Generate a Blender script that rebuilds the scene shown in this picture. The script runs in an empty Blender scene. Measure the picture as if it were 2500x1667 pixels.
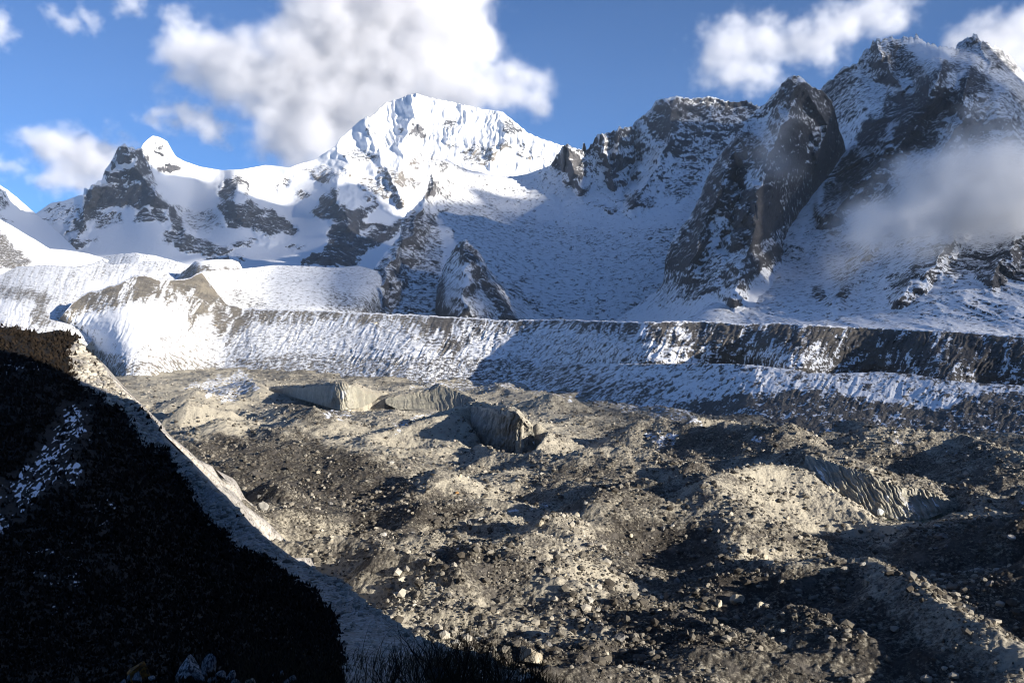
import bpy, math, random
import numpy as np
from mathutils import Vector
random.seed(7); rng = np.random.default_rng(7)
R = math.radians
sc = bpy.context.scene
col = sc.collection

# ------------------------------------------------------------------ camera, sky, sun, exposure
F = 2165.0; CX = 1250.0; HY = 780.0; CAMH = 90.0      # pinhole in photo pixels, eye 90 m above the glacier
cd = bpy.data.cameras.new('camera'); cam = bpy.data.objects.new('camera', cd); col.objects.link(cam)
cam.location = (0, 0, CAMH); cam.rotation_euler = (R(90), 0, 0)
cd.sensor_width = 36; cd.lens = 36*F/2500; cd.shift_y = -(833.5-HY)/2500
cd.clip_start = .5; cd.clip_end = 60000
sc.camera = cam
SUN_A, SUN_E = R(33), R(13.5)           # sun stands behind the camera's right shoulder, low
SD = np.array([math.cos(SUN_A)*math.cos(SUN_E), -math.sin(SUN_A)*math.cos(SUN_E), math.sin(SUN_E)])
w = bpy.data.worlds.new('World'); sc.world = w; w.use_nodes = True
wt = w.node_tree; bg = wt.nodes['Background']
sky = wt.nodes.new('ShaderNodeTexSky'); sky.sky_type = 'NISHITA'; sky.sun_disc = False
sky.sun_elevation = SUN_E; sky.sun_rotation = math.atan2(SD[0], SD[1])
sky.altitude = 4500; sky.air_density = 1.0; sky.dust_density = .05; sky.ozone_density = 5.6
wt.links.new(sky.outputs[0], bg.inputs[0]); bg.inputs[1].default_value = .067
sl = bpy.data.lights.new('sun', 'SUN'); so = bpy.data.objects.new('sun', sl); col.objects.link(so)
sl.energy = 5; sl.angle = R(.5); sl.color = (1, .93, .82)
so.rotation_euler = Vector((-SD[0], -SD[1], -SD[2])).to_track_quat('-Z', 'Y').to_euler()
sc.view_settings.view_transform = 'Standard'; sc.view_settings.look = 'None'
sc.view_settings.exposure = 1.2; sc.view_settings.gamma = 1
sc.render.engine = 'CYCLES'
cy = sc.cycles
cy.use_denoising = True; cy.filter_width = 1.05; cy.max_bounces = 8; cy.diffuse_bounces = 4; cy.glossy_bounces = 2
cy.volume_bounces = 5; cy.volume_step_rate = 1.5; cy.transparent_max_bounces = 8; cy.caustics_reflective = False; cy.caustics_refractive = False

# ------------------------------------------------------------------ numpy helpers
def ray(px, py, Y): return np.stack([(px-CX)/F*Y, Y, CAMH-(py-HY)/F*Y], -1)
def at(px, py, Y): return (float((px-CX)/F*Y), float(Y), float(CAMH-(py-HY)/F*Y))
def atz(px, py, z):
    Y = (CAMH-z)/((py-HY)/F); return ((px-CX)/F*Y, Y, z)
def _h(i, j, k=0, seed=0):
    n = (i.astype(np.int64)*374761393 + j.astype(np.int64)*668265263 + (k.astype(np.int64)*2147483647 if isinstance(k, np.ndarray) else k) + seed*974634777) & 0xffffffff
    n = ((n ^ (n >> 13))*1274126177) & 0xffffffff
    n = ((n ^ (n >> 16))*2246822519) & 0xffffffff
    return ((n ^ (n >> 15)) & 0xffff).astype(np.float32)/65535.*2-1
def vn2(x, y, seed=0):
    xi = np.floor(x); yi = np.floor(y); fx = (x-xi).astype(np.float32); fy = (y-yi).astype(np.float32)
    ux = fx*fx*fx*(fx*(fx*6-15)+10); uy = fy*fy*fy*(fy*(fy*6-15)+10)
    def g(a, b):
        t = _h(xi+a, yi+b, 0, seed)*math.pi
        return np.cos(t)*(fx-a)+np.sin(t)*(fy-b)
    a, b, c, d = g(0, 0), g(1, 0), g(0, 1), g(1, 1)
    return (a+(b-a)*ux+(c-a+(a-b-c+d)*ux)*uy)*1.5
def vn3(x, y, z, seed=0):
    xi, yi, zi = np.floor(x), np.floor(y), np.floor(z); fx, fy, fz = x-xi, y-yi, z-zi
    ux, uy, uz = [t*t*t*(t*(t*6-15)+10) for t in (fx, fy, fz)]; xi, yi, zi = [t.astype(np.int64) for t in (xi, yi, zi)]
    def g(a, b, c):
        n = _h(xi+a, yi+b, 0, seed+13)*math.pi; m = _h(xi+a+57*(zi+c), yi+b+113*(zi+c), 0, seed)
        t = _h(zi+c+31*(xi+a), yi+b-71*(xi+a), 0, seed+5)*math.pi; k = np.sqrt(np.maximum(1-m*m, 0)); return k*np.cos(t)*(fx-a)+k*np.sin(t)*(fy-b)+m*(fz-c)
    L = lambda a, b, t: a+(b-a)*t
    return 1.5*L(L(L(g(0, 0, 0), g(1, 0, 0), ux), L(g(0, 1, 0), g(1, 1, 0), ux), uy), L(L(g(0, 0, 1), g(1, 0, 1), ux), L(g(0, 1, 1), g(1, 1, 1), ux), uy), uz)
def fbm3(x, y, z, oct=4, seed=0, gain=.5):
    s = 0; a = 1; t = 0
    for o in range(oct):
        s = s+a*vn3(x, y, z, seed+o*17); t += a; a *= gain; x = x*2.03+13.7; y = y*2.03-7.3; z = z*2.03+4.1
    return s/t
def fbm(x, y, oct=4, seed=0, gain=.5, lac=2.03):
    s = 0; a = 1; t = 0
    for o in range(oct):
        s = s+a*vn2(x, y, seed+o*17); t += a; a *= gain; x = x*lac+13.7; y = y*lac-7.3
    return s/t
def ridged(x, y, oct=4, seed=0, gain=.5):
    s = 0; a = 1; t = 0
    for o in range(oct):
        r = 1-np.abs(vn2(x, y, seed+o*31))*1.6
        s = s+a*r; t += a; a *= gain; x, y = x*2.07+y*.3+9.1, y*2.07-x*.3-3.7
    return s/t
def tps(pts):
    P = np.array(pts, float); xy = P[:, :2]/1000; v = np.log(P[:, 2]); n = len(P)
    def U(r2): return np.where(r2 > 0, r2*np.log(np.maximum(r2, 1e-12)), 0)
    K = U(((xy[:, None]-xy[None])**2).sum(-1))+np.eye(n)*1e-4
    A = np.zeros((n+3, n+3)); A[:n, :n] = K; A[:n, n] = 1; A[:n, n+1:] = xy; A[n, :n] = 1; A[n+1:, :n] = xy.T
    c = np.linalg.solve(A, np.r_[v, 0, 0, 0])
    def f(px, py):
        px = np.asarray(px, float)/1000; py = np.asarray(py, float)/1000
        s = c[n]+c[n+1]*px+c[n+2]*py
        for i in range(n): s = s+c[i]*U((px-xy[i, 0])**2+(py-xy[i, 1])**2)
        return np.exp(s)
    return f
def curve(pts):
    P = np.array(sorted(pts), float)
    return lambda x: np.interp(x, P[:, 0], P[:, 1])
def polysd(px, py, poly):
    """signed distance to a polygon, inside positive"""
    P = np.array(poly, float); n = len(P); d = np.full(px.shape, 1e9); ins = np.zeros(px.shape, bool)
    for i in range(n):
        a = P[i]; b = P[(i+1) % n]; e = b-a; L = max(e@e, 1e-9)
        t = np.clip(((px-a[0])*e[0]+(py-a[1])*e[1])/L, 0, 1)
        d = np.minimum(d, np.hypot(px-a[0]-t*e[0], py-a[1]-t*e[1]))
        if a[1] != b[1]:
            c = ((a[1] > py) != (b[1] > py)) & (px < e[0]*(py-a[1])/(b[1]-a[1])+a[0]); ins ^= c
    return np.where(ins, d, -d)
def polymask(px, py, items, base=0., soft=7, warp=7, wl=26):
    """paint a 0..1 map from polygons [(value, [(px,py)...])]; edges made ragged"""
    out = np.broadcast_to(np.asarray(base, float), px.shape).copy()
    wx = fbm(px/wl, py/wl, 3, 91)*warp*2; wy = fbm(px/wl, py/wl, 3, 57)*warp*2
    for val, poly in items:
        P = np.array(poly, float)
        m = (px > P[:, 0].min()-30) & (px < P[:, 0].max()+30) & (py > P[:, 1].min()-30) & (py < P[:, 1].max()+30)
        if not m.any(): continue
        sd = polysd(px[m]+wx[m], py[m]+wy[m], poly)
        k = np.clip(.5+sd/(2*soft), 0, 1); k = k*k*(3-2*k)
        out[m] = out[m]*(1-k)+val*k
    return out
def lined(px, py, line):
    P = np.array(line, float); d = np.full(px.shape, 1e9)
    for a, b in zip(P[:-1], P[1:]):
        e = b-a; t = np.clip(((px-a[0])*e[0]+(py-a[1])*e[1])/max(e@e, 1e-9), 0, 1)
        d = np.minimum(d, np.hypot(px-a[0]-t*e[0], py-a[1]-t*e[1]))
    return d
# ------------------------------------------------------------------ mesh helpers
def grid_mesh(name, V, ny, nx, mat, attrs=None, smooth=True, uv=None, flip=False):
    me = bpy.data.meshes.new(name)
    nv = nx*ny; me.vertices.add(nv); me.vertices.foreach_set('co', V.reshape(-1).astype(np.float32))
    idx = np.arange(nv).reshape(ny, nx)
    q = np.stack([idx[:-1, :-1], idx[:-1, 1:], idx[1:, 1:], idx[1:, :-1]], -1).reshape(-1, 4)
    if flip: q = q[:, ::-1]
    nf = len(q); me.loops.add(nf*4); me.loops.foreach_set('vertex_index', q.reshape(-1).astype(np.int32))
    me.polygons.add(nf); me.polygons.foreach_set('loop_start', np.arange(0, nf*4, 4, dtype=np.int32))
    me.polygons.foreach_set('use_smooth', np.full(nf, smooth)); me.update(calc_edges=True)
    for k, a in (attrs or {}).items():
        at_ = me.attributes.new(k, 'FLOAT', 'POINT'); at_.data.foreach_set('value', np.asarray(a, np.float32).reshape(-1))
    me.materials.append(mat)
    o = bpy.data.objects.new(name, me); col.objects.link(o); return o
def tri_mesh(name, V, T, mat, smooth=False, attrs=None):
    me = bpy.data.meshes.new(name); V = np.asarray(V, np.float32); T = np.asarray(T, np.int32)
    me.vertices.add(len(V)); me.vertices.foreach_set('co', V.reshape(-1))
    nf, k = T.shape; me.loops.add(nf*k); me.loops.foreach_set('vertex_index', T.reshape(-1))
    me.polygons.add(nf); me.polygons.foreach_set('loop_start', np.arange(0, nf*k, k, dtype=np.int32))
    me.polygons.foreach_set('use_smooth', np.full(nf, smooth)); me.update(calc_edges=True)
    for kk, a in (attrs or {}).items():
        at_ = me.attributes.new(kk, 'FLOAT', 'POINT'); at_.data.foreach_set('value', np.asarray(a, np.float32).reshape(-1))
    me.materials.append(mat)
    o = bpy.data.objects.new(name, me); col.objects.link(o); return o
def struct(o): o['kind'] = 'structure'; return o
def tag(o, label, cat, group=None, kind=None):
    o['label'] = label; o['category'] = cat
    if group: o['group'] = group
    if kind: o['kind'] = kind
    return o
# ------------------------------------------------------------------ material helpers
class NT:
    def __init__(s, name):
        s.m = bpy.data.materials.new(name); s.m.use_nodes = True; s.t = s.m.node_tree
        s.b = s.t.nodes['Principled BSDF']; s.out = s.t.nodes['Material Output']
        s.b.inputs['Specular IOR Level'].default_value = .2
        s.co = s.t.nodes.new('ShaderNodeTexCoord').outputs['Object']
    def set(s, sock, v):
        if isinstance(v, bpy.types.NodeSocket): s.t.links.new(v, sock)
        else: sock.default_value = v
    def math(s, op, a, b=0., c=0., clamp=False):
        n = s.t.nodes.new('ShaderNodeMath'); n.operation = op; n.use_clamp = clamp
        s.set(n.inputs[0], a); s.set(n.inputs[1], b); s.set(n.inputs[2], c); return n.outputs[0]
    def noise(s, size, det=5., rough=.6, vec=None, stretch=None, off=0.):
        m = s.t.nodes.new('ShaderNodeMapping'); s.set(m.inputs[0], vec or s.co)
        st = stretch or (1, 1, 1); m.inputs['Scale'].default_value = tuple(a/size for a in st); m.inputs['Location'].default_value = (off, off*.7, off*.3)
        n = s.t.nodes.new('ShaderNodeTexNoise'); n.inputs['Scale'].default_value = 1
        n.inputs['Detail'].default_value = det; n.inputs['Roughness'].default_value = rough
        s.t.links.new(m.outputs[0], n.inputs[0]); return n.outputs[0]
    def voro(s, size, feat='F1', rand=1.):
        m = s.t.nodes.new('ShaderNodeMapping'); s.set(m.inputs[0], s.co); m.inputs['Scale'].default_value = (1/size,)*3
        n = s.t.nodes.new('ShaderNodeTexVoronoi'); n.inputs['Scale'].default_value = 1; n.feature = feat
        s.t.links.new(m.outputs[0], n.inputs[0]); return n
    def attr(s, name):
        n = s.t.nodes.new('ShaderNodeAttribute'); n.attribute_name = name; return n.outputs['Fac']
    def step(s, v, a, b, lo=0., hi=1.):
        n = s.t.nodes.new('ShaderNodeMapRange'); n.interpolation_type = 'SMOOTHSTEP'
        s.set(n.inputs[0], v); s.set(n.inputs[1], a); s.set(n.inputs[2], b); n.inputs[3].default_value = lo; n.inputs[4].default_value = hi
        return n.outputs[0]
    def mix(s, f, a, b):
        n = s.t.nodes.new('ShaderNodeMix'); n.data_type = 'RGBA'; s.set(n.inputs[0], f)
        for sk, v in ((n.inputs[6], a), (n.inputs[7], b)):
            s.set(sk, v if isinstance(v, bpy.types.NodeSocket) else (*v, 1.))
        return n.outputs[2]
    def nz(s):
        g = s.t.nodes.new('ShaderNodeNewGeometry'); x = s.t.nodes.new('ShaderNodeSeparateXYZ')
        s.t.links.new(g.outputs['Normal'], x.inputs[0]); return x.outputs[2]
    def bump(s, h, dist, strength=1.):
        n = s.t.nodes.new('ShaderNodeBump'); n.inputs['Distance'].default_value = dist; n.inputs['Strength'].default_value = strength
        s.t.links.new(h, n.inputs['Height']); s.t.links.new(n.outputs[0], s.b.inputs['Normal'])
    def base(s, c, rough=.9): s.set(s.b.inputs['Base Color'], c if isinstance(c, bpy.types.NodeSocket) else (*c, 1.)); s.set(s.b.inputs['Roughness'], rough)
def alpine(name, size, rock=(.085, .082, .085), rock2=(.19, .165, .13), stretch=(1, 1, .55), slope=.9, bump=1.):
    n = NT(name); a = n.attr('rock'); t = n.attr('tan')
    n1 = n.noise(size, 6, .62, stretch=stretch); n2 = n.noise(size*.28, 4, .6, stretch=stretch, off=5.3)
    n3 = n.noise(size*4, 3, .5, off=9.)
    f = n.math('MULTIPLY_ADD', n.math('SUBTRACT', n1, .5), 2.6, a)
    f = n.math('MULTIPLY_ADD', n.math('SUBTRACT', n2, .5), 2.2, f)
    f = n.math('MULTIPLY_ADD', n.math('SUBTRACT', .62, n.nz()), slope, f)
    f = n.math('MULTIPLY', f, n.step(a, 0., .06))
    k = n.step(f, .44, .56)
    rc = n.mix(t, rock, rock2)
    rc = n.mix(n.step(n3, .35, .7), rc, n.mix(.5, rc, (.03, .03, .035)))
    rc = n.mix(n.math('MULTIPLY', n.step(n2, .4, .75), .5), rc, (.2, .19, .19))
    dirt = n.math('MULTIPLY', n.step(f, .15, .5), .25)
    sn = n.mix(dirt, (.87, .88, .90), rc)
    n.base(n.mix(k, sn, rc), .8)
    h = n.math('MULTIPLY', n.math('ADD', n1, n2), n.math('MULTIPLY_ADD', k, .8, .2))
    h = n.math('MULTIPLY_ADD', k, -.12, h)
    n.bump(h, size*.35*bump, .8)
    return n.m
M_far = alpine('snow_and_far_rock', 38)
M_mid = alpine('snow_and_cirque_rock', 19)
M_near = alpine('snow_and_near_rock', 15, rock=(.036, .034, .036), rock2=(.12, .1, .085), stretch=(1, 1, .8))
M_pyr = alpine('snow_and_spur_rock', 12, rock=(.06, .056, .055))

# ------------------------------------------------------------------ mountain sheets
DEPTH = {}; SURF = {}
def sheet(name, mat, top, bottom, x0, x1, dpts, step=2., jag=(0, 30), spurs=(), rocks=(), tans=(), rbase=0., tbase=0.,
          amp=(10, 60), wl=300., back=(12, 45.), soft=7, warp=7, seed=0, squash=1., extra=None, ridgew=1., rockfn=None, backtan=0., rib=None):
    xs = np.arange(x0, x1+.1, step)
    tc = curve(top)(xs) if not callable(top) else top(xs)
    bc = curve(bottom)(xs) if not callable(bottom) else bottom(xs)
    if callable(jag[0]): ja = jag[0](xs)
    else: ja = jag[0]
    tc = tc - ja*(ridged(xs/jag[1], xs*0+seed, 4, seed)-.62)*1.6
    ny = int(max(8, np.ceil((bc-tc).max()/step)))
    t = np.linspace(0, 1, ny)[:, None]
    PX = np.broadcast_to(xs, (ny, len(xs))); PY = tc+(bc-tc)*t
    D = tps(dpts); DEPTH[name] = D
    Y = D(PX, PY)
    WX = PX+22*fbm(PX/45, PY/45, 3, seed+50); WY = PY+22*fbm(PX/45, PY/45, 3, seed+51)
    for line, wdt, a in spurs:
        d = lined(WX, WY, line)/wdt; Y = Y-a*np.clip(1-d, 0, 1)**1.3
    rock = polymask(PX, PY, rocks, rbase, soft, warp); tan = polymask(PX, PY, tans, tbase, 14, 12)
    if rockfn is not None: rock = np.clip(rock+rockfn(PX, PY, tc, bc), 0, 1.2)
    P = ray(PX, PY, Y)
    # relief: ridged noise over the face, strong on rock, faint on snow
    q = P[..., 0]/wl; r = P[..., 2]/wl*squash+P[..., 1]/wl*.35
    if rib is not None: q, r = (P[..., 0]*math.cos(rib)-P[..., 2]*math.sin(rib))/wl, (P[..., 0]*math.sin(rib)+P[..., 2]*math.cos(rib))/(2.3*wl)+P[..., 1]/wl*.12
    n = ridged(q, r, 6, seed+3, .55)-.6
    big = fbm(q*.35, r*.35, 2, seed+77)
    A = amp[0]+(amp[1]-amp[0])*np.clip(rock, 0, 1)
    edge = np.clip((PY-tc)/12, 0, 1)
    disp = (n*A*ridgew + big*A*1.2)*(.25+.75*edge)
    if extra is not None: disp = disp+extra(PX, PY, P, tc, bc)
    P = ray(PX, PY, Y-disp)
    SURF.setdefault(name, (PX[::2, ::2], PY[::2, ::2], P[::2, ::2]))
    # back slope: the mountain goes down behind its crest
    nb, db = back; rows = []
    for k in range(1, nb+1):
        b = P[0].copy(); b[:, 1] += k*db; b[:, 0] += (b[:, 0]/b[:, 1])*k*db*.5; b[:, 2] -= (k*db)*.85
        rows.append(b)
    B = np.array(rows[::-1]); P = np.concatenate([B, P], 0)
    z = np.zeros((nb, len(xs)))
    rock = np.concatenate([z+.3, rock]); tan = np.concatenate([z+backtan, tan])
    o = grid_mesh(name, P, P.shape[0], P.shape[1], mat, {'rock': rock, 'tan': tan}, flip=True)
    return struct(o)

# far left ridge with a sunlit strip behind it
sheet('far_ridge', M_far, [(-60, 420), (0, 452), (17, 463), (40, 481), (60, 499), (87, 521), (140, 545)], [(-60, 620), (140, 620)], -60, 140,
      [(-60, 430, 6600), (0, 460, 6600), (87, 521, 6500), (0, 600, 6200), (140, 620, 6200), (60, 560, 6350)], jag=(1, 20), amp=(5, 20), wl=400)
sheet('near_left_ridge', M_far, [(-60, 450), (0, 460), (14, 468), (26, 492), (50, 512), (86, 524), (110, 540), (150, 575), (220, 640)], [(-60, 670), (240, 670)], -60, 220,
      [(-60, 450, 5400), (0, 460, 5400), (87, 524, 5600), (0, 560, 4800), (60, 600, 4600), (220, 640, 4400), (0, 670, 4200), (200, 670, 4200)], jag=(2, 14), amp=(8, 40), wl=300,
      rocks=[(.62, [(-60, 455), (5, 462), (18, 482), (26, 508), (8, 512), (-60, 500)]), (.62, [(-60, 520), (5, 528), (28, 545), (24, 556), (-60, 540)])])

# main snow massif: rock peak, white peak, saddle, main summit
top_main = [(60, 540), (91, 519), (124, 496), (158, 490), (190, 478), (203, 474), (206, 460), (216, 461), (224, 451), (249, 438), (256, 416), (262, 407), (274, 391), (284, 368), (293, 355), (305, 350), (313, 358), (321, 358),
    (332, 366), (345, 360), (351, 350), (359, 342), (373, 331), (390, 335), (408, 345), (419, 366), (429, 382), (448, 393), (489, 407), (543, 416), (593, 413), (647, 403), (680, 406), (705, 410), (730, 400), (767, 391), (790, 376), (818, 358),
    (835, 334), (854, 317), (880, 294), (894, 285), (903, 287), (914, 279), (928, 264), (943, 250), (977, 241), (995, 232), (1015, 228), (1044, 237), (1088, 246), (1137, 257), (1182, 267), (1227, 273), (1240, 285), (1256, 297), (1275, 312),
    (1289, 324), (1325, 340), (1374, 355), (1420, 372)]
dp_main = [(91, 519, 5900), (158, 490, 6000), (207, 463, 6050), (305, 351, 6250), (373, 331, 6900), (345, 370, 6300), (430, 385, 7000), (543, 416, 7300), (705, 409, 7300), (818, 358, 7700), (1015, 228, 8600), (1227, 273, 8500), (1374, 355, 8000),
    (100, 600, 5400), (200, 640, 4900), (400, 650, 4900), (600, 650, 5100), (850, 650, 5400), (1060, 650, 5600), (230, 520, 5800), (300, 470, 6000), (380, 470, 5950), (300, 560, 5500), (420, 560, 5500), (400, 430, 6700), (480, 450, 6900), (450, 520, 6300),
    (570, 435, 6800), (570, 500, 6000), (600, 570, 5550), (640, 450, 7050), (720, 505, 6600), (800, 490, 6300), (800, 600, 5450), (900, 560, 5900), (930, 450, 6800), (1000, 350, 7800), (1200, 360, 7800), (1100, 450, 7100), (1300, 430, 7400), (760, 430, 7150)]
rk_main = [
 (.62, [(284, 368), (305, 350), (335, 366), (358, 372), (368, 395), (350, 400), (330, 382), (300, 392), (282, 388)]),
 (.8, [(336, 372), (350, 362), (356, 385), (345, 388)]), (.75, [(266, 396), (280, 393), (282, 402), (270, 406)]), (.7, [(330, 398), (350, 400), (352, 406), (338, 408)]),
 (.85, [(262, 418), (300, 420), (330, 412), (365, 406), (370, 428), (340, 430), (300, 428), (258, 424)]),
 (.55, [(262, 430), (300, 436), (340, 434), (372, 428), (384, 450), (378, 460), (350, 446), (300, 450), (262, 444)]),
 (1.0, [(214, 462), (240, 458), (262, 452), (300, 454), (340, 452), (368, 448), (380, 470), (398, 488), (410, 500), (390, 512), (360, 502), (345, 512), (320, 508), (300, 502), (270, 508), (245, 506), (236, 530), (222, 545), (206, 540), (196, 530), (205, 500)]),
 (.9, [(196, 520), (215, 535), (206, 560), (192, 590), (188, 560), (170, 570), (158, 575), (178, 545)]),
 (.7, [(240, 512), (262, 520), (290, 520), (300, 540), (282, 548), (255, 556), (235, 560), (228, 545), (232, 520)]),
 (.85, [(330, 520), (350, 512), (400, 515), (410, 540), (375, 542), (345, 540), (335, 545), (320, 540)]),
 (.85, [(408, 500), (425, 505), (440, 530), (455, 560), (450, 570), (430, 568), (420, 550), (412, 525)]),
 (.8, [(160, 590), (178, 588), (210, 584), (240, 581), (236, 588), (205, 602), (180, 610), (158, 606)]),
 (.45, [(100, 512), (150, 496), (190, 500), (200, 520), (170, 550), (120, 545), (90, 540), (120, 525)]),
 (.9, [(536, 455), (552, 440), (575, 433), (592, 433), (610, 452), (614, 475), (600, 480), (575, 470), (565, 490), (545, 498), (535, 480)]),
 (.2, [(580, 452), (600, 455), (606, 472), (590, 476), (576, 466)]),
 (.98, [(533, 500), (560, 494), (600, 492), (630, 498), (665, 512), (690, 528), (712, 545), (728, 562), (715, 575), (680, 572), (658, 578), (630, 560), (600, 562), (560, 560), (545, 530)]),
 (.35, [(625, 523), (650, 518), (660, 524), (640, 534)]),
 (.5, [(430, 500), (470, 510), (530, 520), (545, 560), (500, 568), (460, 560), (445, 530)]),
 (.9, [(392, 570), (420, 560), (460, 572), (500, 585), (570, 610), (560, 622), (500, 618), (455, 615), (430, 600), (405, 592)]),
 (.75, [(580, 585), (600, 580), (628, 586), (610, 604), (580, 606), (560, 600)]), (.7, [(690, 602), (720, 598), (740, 604), (730, 614), (700, 612)]),
 (.6, [(500, 625), (560, 622), (600, 630), (580, 645), (520, 640)]),
 (.9, [(795, 478), (815, 462), (828, 470), (815, 490), (835, 500), (870, 510), (910, 500), (915, 480), (890, 492), (900, 476), (925, 480), (922, 505), (895, 522), (880, 545), (840, 545), (800, 540), (765, 530), (755, 515), (775, 500)]),
 (.98, [(815, 545), (850, 540), (885, 548), (960, 545), (985, 538), (975, 560), (950, 590), (920, 600), (880, 625), (868, 650), (740, 650), (735, 630), (775, 620), (800, 600), (795, 570)]),
 (.35, [(880, 560), (920, 555), (900, 575), (870, 580)]),
 (.5, [(740, 412), (780, 410), (850, 415), (900, 440), (850, 430), (800, 430), (760, 432)]),
 (.85, [(762, 425), (800, 428), (805, 445), (785, 452), (765, 440)]), (.8, [(722, 468), (740, 462), (755, 478), (740, 490), (724, 490)]), (.55, [(690, 440), (712, 434), (705, 446), (690, 460), (672, 470), (668, 455)]),
 (.6, [(865, 440), (930, 430), (960, 450), (985, 480), (990, 500), (975, 508), (950, 490), (920, 470), (880, 465)]),
 (.72, [(925, 408), (965, 415), (1000, 430), (1030, 445), (1020, 465), (980, 460), (940, 435)]),
 (.55, [(840, 360), (870, 362), (900, 380), (930, 392), (900, 398), (860, 392), (842, 378)]), (.4, [(985, 385), (1030, 370), (1075, 385), (1080, 420), (1040, 430), (1000, 410)]),
 (.75, [(1000, 320), (1015, 305), (1030, 318), (1050, 332), (1044, 342), (1020, 338)]), (.75, [(1076, 306), (1095, 290), (1112, 296), (1116, 312), (1098, 316)]),
 (.5, [(893, 310), (910, 312), (925, 335), (910, 332)]), (.3, [(970, 300), (985, 320), (990, 345), (975, 340)]),
 (.8, [(1226, 300), (1245, 292), (1260, 312), (1280, 320), (1282, 328), (1250, 328), (1230, 318)]),
 (.6, [(1120, 372), (1160, 355), (1200, 352), (1240, 345), (1246, 354), (1200, 366), (1210, 385), (1190, 405), (1160, 405), (1130, 390)]),
 (.5, [(1085, 352), (1120, 350), (1140, 358), (1100, 364)]), (.45, [(1262, 345), (1300, 360), (1330, 380), (1350, 396), (1320, 392), (1290, 388), (1265, 375)]),
 (.3, [(1180, 270), (1215, 275), (1200, 285), (1175, 280)]), (.4, [(1400, 400), (1440, 400), (1430, 420)]), (.4, [(375, 345), (398, 350), (412, 375), (400, 382), (382, 362)]), (.45, [(380, 408), (420, 404), (452, 412), (420, 420), (388, 422)])]
def flutes(PX, PY, P, tc, bc):
    k = np.clip((PX-860)/80, 0, 1)*np.clip((470-PY)/120, 0, 1)
    q = (PX+(PY-tc)*np.where(PX > 1015, .16, -.14)+13*fbm(PX/50, PY/38, 3, 6))/17.
    return k*(ridged(q, PY/110., 4, 5, .55)-.5)*80*np.clip(1+1.5*fbm(PX/60, PY/40, 2, 7), .1, 2)
sheet('snow_massif', M_far, top_main, [(60, 660), (1420, 660)], 60, 1420, dp_main, jag=(lambda x: np.where((x > 200) & (x < 345), 5, np.where(x > 740, 2.2, .6)), 16),
      rocks=rk_main, tans=[(1., [(690, 380), (960, 390), (1100, 380), (1300, 340), (1380, 380), (1200, 420), (1060, 440), (1000, 520), (850, 460), (690, 470)])],
      spurs=[([(1015, 228), (1005, 290), (985, 350), (975, 420)], 45, 260), ([(894, 285), (905, 340), (930, 400), (990, 500)], 45, 220), ([(1227, 273), (1235, 320), (1210, 380)], 40, 160), ([(818, 358), (850, 400), (820, 470), (850, 540)], 50, 200),
             ([(1137, 257), (1130, 310), (1090, 350)], 26, 110), ([(575, 433), (600, 500), (660, 560)], 50, 160), ([(305, 351), (330, 400), (370, 450), (420, 530), (450, 570)], 36, 170), ([(373, 331), (385, 370), (420, 400)], 20, 120), ([(224, 451), (205, 520), (180, 590)], 30, 120)],
      amp=(12, 120), wl=330, extra=flutes, seed=1)

# cirque ridge and its bowl of talus
top_cirq = [(850, 780), (865, 757), (876, 730), (887, 708), (900, 680), (914, 654), (932, 628), (950, 605), (965, 590), (977, 574), (980, 545), (981, 534), (995, 520), (1012, 507), (1022, 492), (1035, 480), (1044, 462), (1050, 432), (1053, 422), (1058, 432), (1064, 440),
    (1070, 405), (1075, 391), (1093, 390), (1110, 400), (1128, 409), (1150, 417), (1173, 420), (1195, 428), (1218, 431), (1245, 431), (1267, 429), (1290, 424), (1307, 418), (1325, 411), (1343, 404), (1352, 390), (1360, 378), (1370, 362), (1378, 351), (1387, 352), (1396, 360), (1414, 366), (1421, 366), (1424, 351),
    (1428, 352), (1432, 366), (1445, 350), (1459, 329), (1470, 327), (1486, 324), (1503, 317), (1513, 309), (1522, 312), (1544, 311), (1548, 300), (1560, 291), (1575, 279), (1590, 268), (1600, 247), (1620, 242), (1651, 236), (1682, 241), (1705, 240), (1728, 236), (1768, 246), (1800, 252), (1824, 244), (1850, 259), (1950, 300)]
dp_cirq = [(1075, 391, 4300), (1218, 431, 4400), (1343, 404, 4400), (1378, 351, 4300), (1503, 317, 4400), (1600, 250, 4500), (1850, 259, 4400), (1400, 600, 3550), (1300, 530, 3950), (1500, 500, 4000), (1650, 450, 4050), (1500, 760, 2750), (1300, 780, 2650),
    (1000, 780, 2450), (860, 760, 2450), (950, 650, 2850), (1000, 520, 3550), (1053, 422, 4000), (1130, 500, 3800), (1150, 600, 3250), (1650, 650, 3150), (1850, 500, 4000), (1420, 470, 4150), (1560, 420, 4250), (1700, 330, 4300), (1200, 700, 2850)]
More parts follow.
